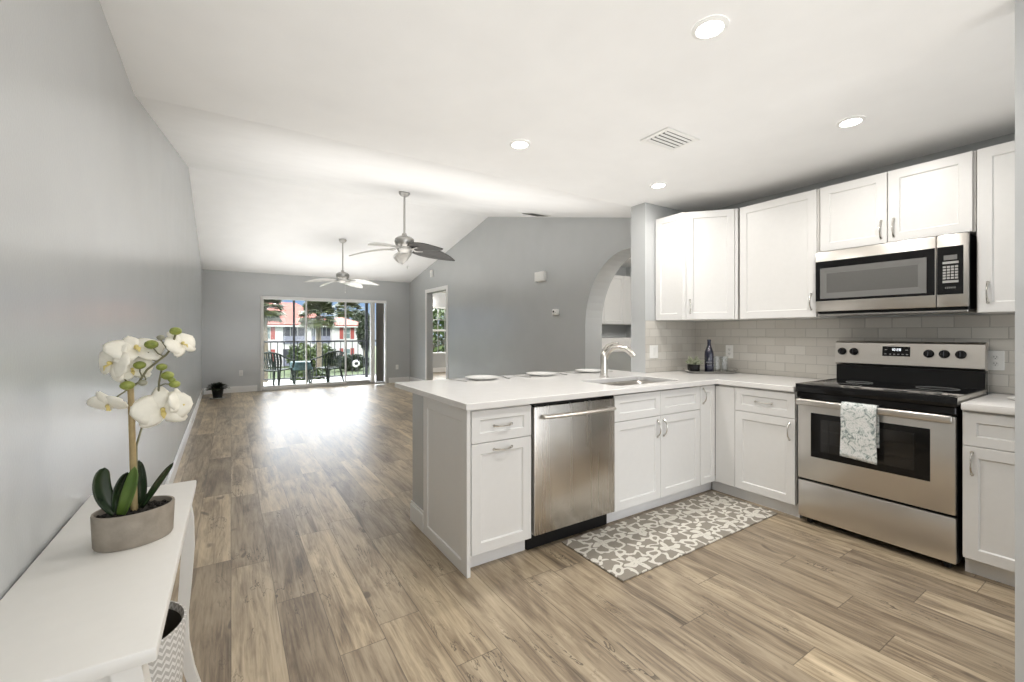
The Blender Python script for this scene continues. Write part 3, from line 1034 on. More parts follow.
c = MB().box(DW_ + .001, W - .001, -.004, .021, .018, H - .001, .005, 2).build('control_panel', M['steel'], t)
MB().box(DW_ + .004, W - .022, -.0058, -.0038, .092, .375, .0006, 1).build('panel_glass', M['black_gloss'], c, False)
MB().box(.678, .735, -.0068, -.0059, .295, .323).build('display', M['mw_bezel'], c, False)
k = MB()
for r_ in range(5):
    for q in range(4):
        k.box(.674 + q * .0172, .674 + q * .0172 + .0135, -.0066, -.0059, .182 + r_ * .0165, .182 + r_ * .0165 + .0115)
k.box(.673, .741, -.0066, -.0059, .272, .286)
k.box(.673, .741, -.0066, -.0059, .160, .174)
k.build('keypad', M['key'], c, False)
k = MB()
for q in range(6):
    k.box(.684 + q * .0078, .684 + q * .0078 + .0052, -.0064, -.0059, .126, .136)
k.build('maker_mark', M['mw_bezel'], c, False)
MB().box(.01, W - .01, .03, .36, -.012, .0015, .002, 1).build('vent_grille', M['nickel_dark'], t, False)

# --- range: front plane x = 3.20, y 1.458 .. .660
RX = 3.245
t = thing('range', 'stainless electric range with black cooktop and backguard knobs', 'range', (RX, 1.446, 0), -PI / 2)
W, D = 0.777, 0.655
MB().box(.003, W - .003, .022, D, .045, .884).build('body', M['black'], t, False)
for k in (0.05, W - .05):
    MB().cyl((k, .06, .001), (k, .06, .0445), .018, .018, 12).build('foot', M['black'], t)
MB().box(.004, W - .004, -.004, .0215, .045, .292, .006, 2).build('storage_drawer', M['steel'], t)
dr = MB().box(.004, W - .004, -.010, .0215, .306, .832, .006, 2).build('oven_door', M['steel'], t)
MB().box(.084, W - .105, -.0125, -.0095, .462, .752, .001, 1).build('window_frame', M['black_gloss'], dr, False)
MB().box(.142, W - .170, -.0134, -.0126, .505, .715).build('window', M['oven_glass'], dr, False)
f = MB()
for zz in (.560, .566, .640, .646):
    f.box(.150, W - .178, -.0140, -.0135, zz, zz + .0022)
for xx in (.185, .60):
    f.box(xx, xx + .004, -.0140, -.0135, .51, .71)
f.build('rack', M['black'], dr, False)
h = MB()
h.box(.010, W - .010, -.058, -.030, .800, .842, .009, 3)
h.build('handle', M['steel'], dr)
for xx in (.035, W - .035):
    MB().box(xx - .012, xx + .012, -.031, -.0095, .808, .830, .002, 1).build('handle_bracket', M['black'], dr, False)
MB().box(.002, W - .002, -.018, .0215, .845, .884, .004, 1).build('front_trim', M['black_gloss'], t, False)
ct = MB()
ct.box(-.004, W + .004, -.024, D - .062, .885, .938, .006, 2)
ct = ct.build('cooktop', M['black_gloss'], t)
for xa, xb, xc_, xd in ((-.0055, -.0042, -.0055, .006), (W + .0042, W + .0055, W - .006, W + .0055)):
    MB().box(xa, xb, -.02, D - .07, .90, .9395).box(xc_, xd, -.02, D - .07, .9382, .9395).build('side_trim', M['nickel'], ct, False)
for bx, by, br in ((.20, .16, .10), (.60, .16, .085), (.20, .43, .075), (.60, .43, .10)):
    MB().lathe([(br, .9381), (br, .9386), (br - .005, .9386), (br - .005, .9381)], 32, (bx, by, 0)).build('burner_ring', M['ceramic_grey'], ct)
bg = MB().prism([(0.002, D - .060, .939), (0.002, D - .054, 1.046), (0.002, D - .001, 1.046), (0.002, D - .001, .885), (0.002, D - .060, .885)], (W - .004, 0, 0))
bg.build('backguard', M['black_gloss'], t, False)
pf = [(D - .062, 1.047), (D - .082, 1.062), (D - .068, 1.208), (D - .05, 1.222), (D - .001, 1.222), (D - .001, 1.047)]
pn = MB().prism([(0.0, y_, z_) for y_, z_ in pf], (W, 0, 0)).build('control_panel', M['steel'], t, False)
tilt = math.atan2(.014, .146)
def on_panel(u, v):   # u along the panel, v height above 1.062
    return Matrix.Translation((u, D - .082 + v * math.tan(tilt) - .0005, 1.062 + v)) @ Matrix.Rotation(-tilt, 4, 'X')
for u in (.045, .118, .524, .598, .673):
    m_ = on_panel(u, .083) @ Matrix.Rotation(PI / 2, 4, 'X')
    k = MB().lathe([(0, 0), (.026, 0), (.0265, .004), (.023, .008), (.0205, .026), (.017, .029), (0, .029)], 24, mx=m_)
    k = k.build('knob', M['black'], pn)
    MB().box(-.0045, .0045, -.019, .019, .0292, .036, .002, 1, m_).build('knob_grip', M['black_gloss'], k)
m_ = on_panel(.357, .092)
ds = MB().box(-.074, .074, -.003, .0, -.033, .033, .001, 1, m_).build('display', M['black_gloss'], pn, False)
# clock digits and small key legends
SEG = {'1': 'bc', '0': 'abcdef', '2': 'abged', '8': 'abcdefg'}
dg = MB()
def digit(ch, ox, oz, w=.009, hh=.016, th=.0022):
    L_ = {'a': (0, w, hh - th, hh), 'd': (0, w, 0, th), 'g': (0, w, hh / 2 - th / 2, hh / 2 + th / 2), 'f': (0, th, hh / 2, hh), 'b': (w - th, w, hh / 2, hh), 'e': (0, th, 0, hh / 2), 'c': (w - th, w, 0, hh / 2)}
    for s_ in SEG[ch]:
        a, b2, c_, d_ = L_[s_]
        dg.box(ox + a, ox + b2, -.0036, -.0031, oz + c_, oz + d_, mx=m_)
for i, ch in enumerate('1028'):
    digit(ch, -.026 + i * .013 + (.004 if i > 1 else 0), .004)
for oz in (.008, .015):
    dg.box(-.0005, .0015, -.0036, -.0031, oz, oz + .002, mx=m_)
dg.build('clock_digits', M['digit'], ds, False)
kl = MB()
for ox in (-.062, -.036, -.014, .008, .030, .054):
    kl.box(ox, ox + .011, -.0036, -.0031, -.022, -.017, mx=m_)
for ox in (-.060, .050):
    kl.box(ox, ox + .013, -.0036, -.0031, .008, .013, mx=m_)
kl.build('key_legend', M['key'], ds, False)

# towel over the oven handle
hx = RX - .044
pts = []
for k in range(9):
    pts.append((RX - .0125 - .012, .60 + .19 * k / 8))
for k in range(7):
    a = PI * k / 6
    pts.append((hx + .0215 * math.cos(a), .812 + .031 * math.sin(a) ** .8 + (.008 if 0 < k < 6 else 0)))
pts = [(x_ - .0015, z_) for x_, z_ in pts]
for k in range(1, 15):
    pts.append((hx - .0235 - .001 * math.sin(k), .812 - .292 * k / 14))
V, F = [], []
NU = 12
for i, (x_, z_) in enumerate(pts):
    for k in range(NU + 1):
        s = k / NU
        drop = max(0, (i - 16)) / 14
        fold = .0045 * math.sin(s * 9 + i * .12) * drop
        V.append((x_ - abs(fold) * .9, 1.172 - .178 * s - .004 * math.sin(i * .4) * drop * (1 if s < .5 else -1), z_ - (.012 * drop * s)))
for i in range(len(pts) - 1):
    for k in range(NU):
        a = i * (NU + 1) + k
        F.append((a, a + 1, a + NU + 2, a + NU + 1))
o = MB().poly(V, F).build('dish_towel', M['towel'])
sm = o.modifiers.new('thick', 'SOLIDIFY')
sm.thickness = .003
sm.offset = 1
tag(o, 'white patterned dish towel hanging over the oven door handle', 'towel')

# --- rug
t = MB().box(1.692, 3.246, 1.576, 2.072, .0015, .0105, .003, 2)
o = t.build('rug', M['rug'])
tag(o, 'grey and cream damask kitchen runner on the floor before the sink', 'rug')

# --- electric plates
def plate(label, loc, rz, kind='outlet', wide=0.073, grp=None):
    t_ = thing('electric_outlet' if kind == 'outlet' else 'light_switch', label, 'outlet' if kind == 'outlet' else 'switch', loc, rz, grp)
    MB().box(-wide / 2, wide / 2, -.006, -.0005, -.060, .060, .002, 1).build('cover_plate', M['white_plastic'], t_)
    if kind == 'outlet':
        for s in (-.02, .02):
            r_ = MB().lathe([(0, .0075), (.0155, .0075), (.0165, .0062)], 16, mx=Matrix.Translation((0, 0, s)) @ Matrix.Rotation(PI / 2, 4, 'X')).build('socket', M['ceramic'], t_)
            MB().box(-.007, -.005, -.0082, -.0073, s - .002, s + .007).box(.005, .007, -.0082, -.0073, s - .002, s + .007).cyl((0, -.0073, s - .008), (0, -.0082, s - .008), .0025, .0025, 8).build('slot', M['black'], r_, False)
    else:
        MB().box(-.017, .017, -.0085, -.0062, -.034, .034, .002, 1).build('rocker', M['ceramic'], t_)
    return t_
plate('white outlet on the grey tile right of the range', (XW - .0085, .645, 1.112), -PI / 2)
plate('white outlet on the grey tile behind the drinking glasses', (XW - .0085, 2.343, 1.105), -PI / 2)
plate('white switch plate on the tile of the short wall, left of the tray', (3.305, 2.7015, 1.105), 0, 'switch', .115)
plate('white outlet low on the far wall left of the sliding door', (.182, YF, .416), 0)
plate('white outlet low on the far wall right of the sliding door', (3.61, YF, .40), 0)

# --- wall boxes
t = thing('door_chime', 'white box on the right wall, above the thermostat', 'chime', (XW, 5.29, 2.135), -PI / 2)
MB().box(-.11, .11, -.07, -.001, -.075, .065, .006, 2).build('cover', M['white_plastic'], t)
MB().box(-.11, .11, -.004, -.001, -.09, -.078, .001, 1).build('back_plate', M['ceramic'], t)
t = thing('thermostat', 'small white thermostat with a dark display left of the arch', 'thermostat', (XW, 4.94, 1.58), -PI / 2)
MB().box(-.06, .06, -.045, -.001, -.045, .045, .012, 3).build('case', M['white_plastic'], t)
MB().box(-.040, -.008, -.047, -.0451, -.004, .022).build('display', M['black'], t, False)
MB().box(.006, .034, -.048, -.0451, -.008, .004, .001, 1).build('button', M['ceramic_grey'], t, False)
t = thing('motion_sensor', 'small white sensor high on the right wall near the far corner', 'sensor', (XW, 9.55, 2.66), -PI / 2)
MB().box(-.045, .045, -.055, -.001, -.08, .08, .014, 3).build('case', M['white_plastic'], t)
MB().box(-.026, .026, -.058, -.054, -.05, .01, .002, 1).build('lens', M['ceramic'], t)

# --- plates with cutlery along the back of the worktop
def setting(cx_, cy_, which):
    t_ = thing('dinner_plate', 'white dinner plate on the peninsula, %s' % which, 'plate', (cx_, cy_, CZ1 + .0005), 0, 'plates along the back of the peninsula')
    MB().lathe([(0, .001), (.075, .001), (.08, 0), (.09, .003), (.135, .017), (.138, .0195), (.132, .0195), (.088, .007), (.07, .0048), (0, .0048)], 40).build('dish', M['ceramic'], t_)
    fk = thing('fork', 'metal fork lying left of the dinner plate %s' % which, 'fork', (cx_ - .215, cy_ - .01, CZ1 + .0005), .25, 'forks beside the plates')
    b_ = MB().tube([(0, -.10, .004), (0, 0, .004), (0, .045, .007)], [.006, .004, .005], 8, .5)
    b_.build('handle', M['nickel_dark'], fk)
    b_ = MB()
    for q in (-.009, -.003, .003, .009):
        b_.tube([(q * .4, .045, .007), (q, .062, .004), (q, .10, .006)], .0017, 6)
    b_.build('tine', M['nickel_dark'], fk)
    kf = thing('table_knife', 'metal table knife lying right of the dinner plate %s' % which, 'knife', (cx_ + .205, cy_ - .01, CZ1 + .0005), -.2, 'knives beside the plates')
    MB().tube([(0, -.11, .004), (0, -.01, .005)], [.006, .007], 8, .55).build('handle', M['nickel_dark'], kf)
    MB().tube([(0, -.012, .005), (.002, .05, .005), (0, .11, .004)], [.007, .009, .002], 8, .2).build('blade', M['nickel'], kf)
setting(1.675, 3.035, 'nearest the open end')
setting(2.262, 3.04, 'in the middle of the row')
setting(2.82, 3.04, 'nearest the faucet')

# --- tray in the corner
TC = Vector((3.700, 2.385))
ta = math.atan2(-.575, .82)
t = thing('serving_tray', 'grey metal serving tray with end handles in the worktop corner', 'tray', (TC.x, TC.y, CZ1 + .0005), ta)
f = MB()
ro = rrect(.205, .095, .03, .018)
ri = rrect(.195, .085, .028, .003)
rb = rrect(.193, .083, .028, 0)
rs_ = rrect(.209, .099, .032, .0195)
V = rb + ro + rs_ + ri
F = []
for i, j in ((0, 20), (20, 40), (40, 60)):
    for k in range(20):
        F.append((i + k, i + (k + 1) % 20, j + (k + 1) % 20, j + k))
F.append(list(range(60, 80)))
F.append(list(range(0, 20))[::-1])
f.poly(V, F).build('pan', M['nickel_dark'], t)
for s in (-1, 1):
    MB().tube([(s * .206, -.05, .018), (s * .228, -.045, .030), (s * .240, 0, .036), (s * .228, .045, .030), (s * .206, .05, .018)], .005, 8).build('handle', M['nickel'], t)
def on_tray(s, w):
    return (TC.x + s * math.cos(ta) - w * math.sin(ta), TC.y + s * math.sin(ta) + w * math.cos(ta), CZ1 + .004)
t = thing('potted_plant', 'small pale green plant in a dark pot on the tray', 'plant', on_tray(-.146, .01))
MB().lathe([(0, 0), (.046, 0), (.052, .006), (.055, .07), (.053, .073), (.048, .070), (.046, .058), (0, .058)], 24).build('pot', M['black_gloss'], t)
MB().lathe([(0, .0605), (.0465, .0605), (.046, .0585)], 20).build('soil', M['soil'], t)
f = MB()
rnd = random.Random(3)
for k in range(55):
    a = rnd.uniform(0, 2 * PI)
    el = rnd.uniform(.35, 1.4)
    r0 = rnd.uniform(0, .03)
    ln = rnd.uniform(.05, .092)
    b0 = Vector((r0 * math.cos(a), r0 * math.sin(a), .062))
    d0 = Vector((math.cos(a) * math.cos(el), math.sin(a) * math.cos(el), math.sin(el)))
    tip = b0 + d0 * ln
    f.tube([b0, b0 + d0 * ln * .5, tip], [.0015, .0015, .001], 5)
    for q in range(3):
        f.ball(b0 + d0 * ln * (.55 + .2 * q) + Vector((rnd.uniform(-.008, .008), rnd.uniform(-.008, .008), 0)), .0085, 1, (1, 1, .6))
f.build('leaves', M['succulent'], t)
t = thing('wine_bottle', 'dark blue glass bottle with a pale label mark on the tray', 'bottle', on_tray(-.01, .0))
MB().lathe([(0, .004), (.03, .0), (.038, .004), (.0395, .012), (.0395, .165), (.037, .19), (.024, .225), (.0165, .25), (.0145, .285), (.0165, .287), (.0165, .298), (.0145, .302), (0, .302)], 32).build('glass', M['bottle'], t)
lab = MB()
fa = math.atan2(-2.4, -3.65)
def lmark(a0, a1, z0, z1):
    N = 6
    V = []
    for k in range(N + 1):
        a = fa + a0 + (a1 - a0) * k / N
        V += [(.0402 * math.cos(a), .0402 * math.sin(a), z0), (.0402 * math.cos(a), .0402 * math.sin(a), z1)]
    lab.poly(V, [(2 * k, 2 * k + 2, 2 * k + 3, 2 * k + 1) for k in range(N)])
for k in range(9):
    lmark(-.62 + k * .145, -.62 + k * .145 + .10, .090, .100)
for k in range(6):
    lmark(-.4 + k * .14, -.4 + k * .14 + .08, .066, .070)
for k, q in enumerate((.17, .11, .05)):
    lmark(-q, q, .114 + k * .009, .121 + k * .009)
lab.build('label', M['key'], t, False)
for i, (s, w, lb) in enumerate(((.075, .030, 'left of the two drinking glasses on the tray, beside the bottle'), (.140, .025, 'right of the two drinking glasses on the tray, in front of the outlet'))):
    t = thing('drinking_glass', lb, 'glass', on_tray(s, w), 0, 'drinking glasses on the tray')
    MB().lathe([(0, .003), (.025, 0), (.029, .004), (.031, .145), (.0315, .147), (.0295, .145), (.0275, .016), (0, .012)], 24).build('tumbler', M['clear'], t)
t = thing('spoon_rest', 'small white dish lying on the short worktop right of the range', 'dish', (3.62, .47, CZ1 + .0005))
MB().lathe([(0, .001), (.05, 0), (.075, .006), (.082, .010), (.076, .009), (.05, .004), (0, .004)], 28, sx=1.25).build('dish', M['ceramic'], t)
MB().lathe([(0, .0065), (.008, .006), (.009, .0042)], 12).build('knob', M['nickel_dark'], t)

# ------------------------------------------------------------------ ceiling fittings
def downlight(x_, y_, label, power):
    t_ = thing('recessed_light', label, 'ceiling light', (x_, y_, 2.48), 0, 'recessed lights in the kitchen ceiling')
    MB().lathe([(.050, -.010), (.050, -.006), (.067, -.0008), (.068, -.005), (.054, -.011), (.050, -.010)], 32).build('trim_ring', M['white_plastic'], t_)
    MB().lathe([(0, -.0075), (.0495, -.0075)], 32).build('lamp_disc', M['lamp'], t_)
    ld = bpy.data.lights.new('recessed_lamp', 'AREA')
    ld.shape = 'DISK'
    ld.size = .095
    ld.energy = power
    ld.color = (1.0, .955, .90)
    lo = bpy.data.objects.new('recessed_lamp', ld)
    COL.objects.link(lo)
    lo.parent = t_
    lo.location = (0, 0, -.014)
LP = 9
downlight(1.58, 1.02, 'recessed ceiling light nearest the viewer, large and bright', LP)
downlight(1.54, 2.30, 'recessed ceiling light over the left end of the peninsula', LP)
downlight(2.95, 1.04, 'recessed ceiling light in front of the microwave', LP * .8)
downlight(2.91, 2.33, 'recessed ceiling light near the short wall end and corner cabinet', LP * .6)

def vent(name, label, loc, rz, w, d, tiltx, n_, mt='white_plastic', sa=-.5):
    t_ = thing(name, label, 'vent', loc, rz)
    t_.rotation_euler = (tiltx, 0, rz)
    f_ = MB()
    e = .028
    f_.box(-w / 2, w / 2, -d / 2, -d / 2 + e, -.010, -.001, .002, 1).box(-w / 2, w / 2, d / 2 - e, d / 2, -.010, -.001, .002, 1)
    f_.box(-w / 2, -w / 2 + e, -d / 2 + e, d / 2 - e, -.010, -.001, .002, 1).box(w / 2 - e, w / 2, -d / 2 + e, d / 2 - e, -.010, -.001, .002, 1)
    f_.build('frame', M['white_plastic'], t_, False)
    MB().box(-w / 2 + e, w / 2 - e, -d / 2 + e, d / 2 - e, -.003, -.001).build('duct', M['black'], t_, False)
    for k in range(n_):
        yy = -d / 2 + e + (d - 2 * e) * (k + .5) / n_
        MB().box(-w / 2 + e, w / 2 - e, -.0068, .0068, -.001, .001, mx=Matrix.Translation((0, yy, -.010)) @ Matrix.Rotation(sa, 4, 'X')).build('slat', M[mt], t_, False)
    return t_
vent('ceiling_vent', 'white louvred air vent in the flat kitchen ceiling', (2.285, 1.745, 2.48), 0, .30, .21, 0, 5)
vent('ceiling_vent', 'dark air vent on the sloped ceiling beside the right wall', (3.64, 5.05, ceil_z(5.05)), 0, .34, .34, math.atan(.92 / 4.05), 6, 'nickel_dark', .75)

def added_lamp(x_, y_, z_, label, power):  # unseen lamp added to brighten a dark side room
    t_ = thing('added_ceiling_light', label, 'ceiling light', (x_, y_, z_))
    MB().lathe([(0, -.001), (.15, -.001), (.155, -.03), (.14, -.035), (0, -.035)], 32).build('base', M['white_plastic'], t_)
    MB().lathe([(.138, -.0355), (.12, -.07), (.06, -.09), (0, -.094)], 32).build('lamp_shade', M['lamp'], t_)
    ld = bpy.data.lights.new('added_lamp', 'POINT')
    ld.energy = power
    ld.shadow_soft_size = .12
    ld.color = (1.0, .96, .90)
    lo = bpy.data.objects.new('added_lamp', ld)
    COL.objects.link(lo)
    lo.parent = t_
    lo.location = (0, 0, -.24)
added_lamp(5.1, 3.3, 2.5, 'added unseen round ceiling light in the room beyond the arch', 38)
added_lamp(6.2, 11.2, 2.6, 'added unseen round ceiling light in the side room with the grid window', 70)

# fans
def blade_mesh(ln, w):
    V, F = [], []
    NL, NWD = 14, 6
    for i in range(NL + 1):
        s = i / NL
        wd = w * (math.sin(PI * min(1, (.10 + .90 * s)) ** .8) ** .75 if s < 1 else 0.0)
        wd = max(wd, .004)
        for k in range(NWD + 1):
            q = -1 + 2 * k / NWD
            V.append((.13 + ln * s, q * wd, .012 * (1 - q * q) + .006 * abs(math.sin(q * 9)) - .085 * s * s))
    for i in range(NL):
        for k in range(NWD):
            a = i * (NWD + 1) + k
            F.append((a, a + 1, a + NWD + 2, a + NWD + 1))
    return V, F
def fan(x_, y_, zc, rod, phase, label, dark):
    t_ = thing('ceiling_fan', label, 'ceiling fan', (x_, y_, zc))
    sl = math.atan(.92 / 4.05) * (1 if y_ < 6.93 else -.85)
    MB().lathe([(0, -.001), (.068, -.001), (.070, -.014), (.055, -.04), (.022, -.06), (0, -.062)], 28, mx=Matrix.Rotation(sl, 4, 'X')).build('canopy', M['fan_metal'], t_)
    MB().cyl((0, 0, -.05), (0, 0, -rod), .0125, .0125, 14).build('downrod', M['fan_metal'], t_)
    MB().lathe([(0, -rod + .03), (.026, -rod + .02), (.032, -rod - .01), (.085, -rod - .025), (.115, -rod - .05), (.12, -rod - .09), (.105, -rod - .125), (.085, -rod - .15), (.09, -rod - .18), (.075, -rod - .205), (.04, -rod - .225), (0, -rod - .228)], 32).build('motor', M['fan_metal'], t_)
    zb = -rod - .175
    V, F = blade_mesh(.56, .125)
    for k in range(5):
        a = phase + 2 * PI * k / 5
        mx = Matrix.Rotation(a, 4, 'Z') @ Matrix.Translation((0, 0, zb)) @ Matrix.Rotation(-.28, 4, 'X')
        b_ = MB().poly([mx @ Vector(v) for v in V], F).build('blade', M['fan_shaded'] if k in dark else M['fan_light'], t_, True, 60)  # blades listed as dark carry shade in their colour
        sol = b_.modifiers.new('thick', 'SOLIDIFY')
        sol.thickness = .007
        q = MB()
        m2 = Matrix.Rotation(a, 4, 'Z')
        q.tube([m2 @ Vector((.09, 0, zb + .01)), m2 @ Vector((.15, 0, zb - .012)), m2 @ Vector((.24, 0, zb - .006))], [.016, .02, .012], 8, .4)
        q.build('blade_iron', M['fan_metal'], b_)
    q = MB().cyl((.045, 0, -rod - .20), (.045, 0, -rod - .38), .0018, .0018, 6)
    q.ball((.045, 0, -rod - .395), .010, 2, (1, 1, 1.9))
    q.build('pull_chain', M['white_plastic'], t_)
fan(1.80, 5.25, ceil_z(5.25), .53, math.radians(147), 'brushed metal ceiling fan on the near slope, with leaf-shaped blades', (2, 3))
fan(1.79, 8.74, ceil_z(8.74), .60, math.radians(190), 'brushed metal ceiling fan on the far slope, nearer the sliding door', ())

# ------------------------------------------------------------------ console table, basket, orchid
TX0, TX1, TY0, TY1, TZ = -.3865, -.105, .945, 1.945, .75
t = thing('console_table', 'white console table with splayed legs against the left wall', 'table', ((TX0 + TX1) / 2, (TY0 + TY1) / 2, 0))
cx_, cy_ = (TX0 + TX1) / 2, (TY0 + TY1) / 2
hw, hl = (TX1 - TX0) / 2, (TY1 - TY0) / 2
MB().box(-hw, hw, -hl, hl, TZ - .025, TZ, .004, 2).build('table_top', M['table'], t)
f = MB()
f.box(-hw + .02, -hw + .035, -hl + .07, hl - .07, TZ - .10, TZ - .0255)
f.box(hw - .055, hw - .040, -hl + .07, hl - .07, TZ - .07, TZ - .0255)
f.box(-hw + .035, hw - .055, -hl + .055, -hl + .070, TZ - .115, TZ - .0255)
f.box(-hw + .035, hw - .055, hl - .070, hl - .055, TZ - .115, TZ - .0255)
f.build('apron', M['table'], t, False)
def sabre(sx, sy):
    xo = [(.724, -.022), (.62, -.006), (.52, -.004), (.40, -.012), (.28, -.022), (.18, -.020), (.08, -.004), (.001, .016)]
    V, F = [], []
    for z, dx in xo:
        s = (TZ - z) / TZ
        w = .040 - .010 * s
        xe = sx * (hw + (dx if sx > 0 else min(dx, -.004) - .002))
        ye = sy * (hl - .030 + .02 * s)
        V += [(xe, ye - w / 2, z), (xe, ye + w / 2, z), (xe - sx * w, ye + w / 2, z), (xe - sx * w, ye - w / 2, z)]
    for i in range(len(xo) - 1):
        for k in range(4):
            F.append((i * 4 + k, i * 4 + (k + 1) % 4, i * 4 + 4 + (k + 1) % 4, i * 4 + 4 + k))
    F += [(0, 1, 2, 3), tuple(len(V) - 4 + k for k in (3, 2, 1, 0))]
    return MB().poly(V, F)
for sx in (-1, 1):
    for sy in (-1, 1):
        sabre(sx, sy).build('leg', M['table'], t, True, 50)
MB().box(-hw + .02, hw - .035, -hl + .055, hl - .055, .17, .188, .003, 1).build('shelf', M['table'], t, False)

t = thing('basket', 'white and grey chevron woven basket on the shelf of the console table', 'basket', (-.243, 1.505, .1885))
MB().lathe([(0, .0), (.115, .0), (.125, .02), (.138, .30), (.140, .312), (.134, .314), (.130, .30), (.118, .022), (0, .018)], 48).build('woven_body', M['chevron'], t)
MB().lathe([(0, .0215), (.1165, .0225), (.1285, .296), (.1280, .296), (.1155, .0235), (0, .0225)], 40).build('lining', M['dark_inside'], t)

# orchid
PC = (-.208, 1.468)
t = thing('orchid', 'white orchid in an oval grey concrete pot on the console table', 'orchid', (PC[0], PC[1], TZ + .0005))
pr = math.radians(20)
R3 = Matrix.Rotation(pr, 4, 'Z')
MB().lathe([(0, 0), (.92, 0), (.96, .006), (1.0, .080), (.99, .084), (.93, .084), (.90, .070), (0, .066)], 48, sx=.083, sy=.066, mx=R3).build('pot', M['concrete'], t)
f = MB().lathe([(0, .074), (.5, .073), (.905, .070), (.89, .068), (0, .067)], 40, sx=.083, sy=.066, mx=R3)
rnd = random.Random(5)
for k in range(90):
    a = rnd.uniform(0, 2 * PI)
    r_ = math.sqrt(rnd.random()) * .84
    f.ball(R3 @ Vector((r_ * .083 * math.cos(a), r_ * .066 * math.sin(a), .074)), rnd.uniform(.003, .006), 1)
f.build('soil', M['soil'], t)
def ol(p):
    return Vector((p[0] - PC[0], p[1] - PC[1], p[2] - TZ - .0005))
def leaf(pts, w, mat, face):
    pts = [Vector(p) for p in pts]
    # smooth path
    def ev(s):
        n_ = len(pts) - 1
        if n_ == 2:
            return pts[0] * (1 - s) ** 2 + pts[1] * 2 * s * (1 - s) + pts[2] * s * s
        return pts[0] * (1 - s) ** 3 + pts[1] * 3 * s * (1 - s) ** 2 + pts[2] * 3 * s * s * (1 - s) + pts[3] * s ** 3
    V, F = [], []
    NL, K = 14, 6
    for i in range(NL + 1):
        s = i / NL
        p = ev(s)
        d = (ev(min(1, s + .02)) - ev(max(0, s - .02))).normalized()
        side = d.cross(Vector(face)).normalized()
        nr = side.cross(d).normalized()
        wd = w * (.35 + .65 * math.sin(PI * (.12 + .80 * s))) * (1 if s < .8 else math.sqrt(max(0, 1 - ((s - .8) / .2) ** 2)) * 1 + .02)
        for k in range(K + 1):
            q = -1 + 2 * k / K
            V.append(p + side * wd * q - nr * wd * .35 * (1 - abs(q)) ** 1.0)
    for i in range(NL):
        for k in range(K):
            a = i * (K + 1) + k
            F.append((a, a + 1, a + K + 2, a + K + 1))
    o_ = MB().poly(V, F).build('leaf', mat, t, True, 60)
    sd = o_.modifiers.new('thick', 'SOLIDIFY')
    sd.thickness = .0018
    return o_
CF = Vector((.14, -1.0, .15))
leaf([ol(p) for p in ((-.236, 1.464, .822), (-.275, 1.455, .868), (-.272, 1.452, .925), (-.262, 1.452, .948))], .0185, M['orchid_leaf'], (.5, -1, .2))
leaf([ol(p) for p in ((-.234, 1.452, .818), (-.222, 1.440, .862), (-.208, 1.436, .90), (-.203, 1.436, .945))], .0165, M['orchid_leaf_light'], (-.5, -1, .3))
leaf([ol(p) for p in ((-.196, 1.468, .828), (-.172, 1.462, .868), (-.150, 1.46, .91), (-.128, 1.455, .938))], .0115, M['orchid_leaf'], (.3, -.6, -.8))
leaf([ol(p) for p in ((-.240, 1.468, .824), (-.243, 1.466, .865), (-.232, 1.468, .90), (-.222, 1.47, .925))], .016, M['orchid_leaf'], (.6, -.9, .1))
leaf([ol(p) for p in ((-.200, 1.478, .826), (-.192, 1.482, .86), (-.196, 1.482, .91), (-.202, 1.480, .95))], .013, M['orchid_leaf'], (.8, -.8, 0))
MB().tube([ol((-.209, 1.468, .82)), ol((-.212, 1.468, .98)), ol((-.216, 1.467, 1.145))], [.0075, .007, .0065], 12).build('stake', M['stake'], t)
st = MB()
def stem(pts, r=.0026):
    st.tube([ol(p) for p in pts], r, 8)
stem([(-.204, 1.474, .82), (-.206, 1.476, .987), (-.196, 1.478, 1.032), (-.178, 1.478, 1.066), (-.158, 1.484, 1.085), (-.162, 1.48, 1.111), (-.160, 1.476, 1.15), (-.154, 1.475, 1.185)], .0024)
stem([(-.216, 1.467, 1.14), (-.2, 1.469, 1.153), (-.184, 1.471, 1.184), (-.164, 1.474, 1.204), (-.145, 1.476, 1.222), (-.135, 1.478, 1.238), (-.125, 1.479, 1.278)])
stem([(-.216, 1.467, 1.14), (-.236, 1.465, 1.124), (-.255, 1.463, 1.107)], .002)
stem([(-.216, 1.467, 1.14), (-.232, 1.475, 1.17), (-.225, 1.48, 1.21), (-.21, 1.482, 1.235)], .002)
stem([(-.222, 1.475, 1.17), (-.238, 1.472, 1.19), (-.249, 1.47, 1.2)], .002)
stem([(-.158, 1.475, 1.14), (-.147, 1.476, 1.145), (-.133, 1.478, 1.141)], .0017)
stem([(-.164, 1.474, 1.204), (-.176, 1.473, 1.212), (-.182, 1.473, 1.23)], .0016)
stem([(-.150, 1.476, 1.218), (-.162, 1.474, 1.226), (-.174, 1.474, 1.244)], .0016)
stem([(-.140, 1.477, 1.232), (-.15, 1.476, 1.25), (-.156, 1.475, 1.262)], .0016)
stem([(-.193, 1.47, 1.165), (-.198, 1.47, 1.18), (-.198, 1.47, 1.192)], .0016)
stem([(-.190, 1.470, 1.172), (-.186, 1.469, 1.16), (-.190, 1.469, 1.152)], .0016)
stem([(-.130, 1.478, 1.252), (-.122, 1.482, 1.255), (-.116, 1.484, 1.25)], .0016)
stem([(-.150, 1.480, 1.085), (-.13, 1.482, 1.09), (-.115, 1.484, 1.09)], .0018)
st.build('flower_stem', M['stem'], t)
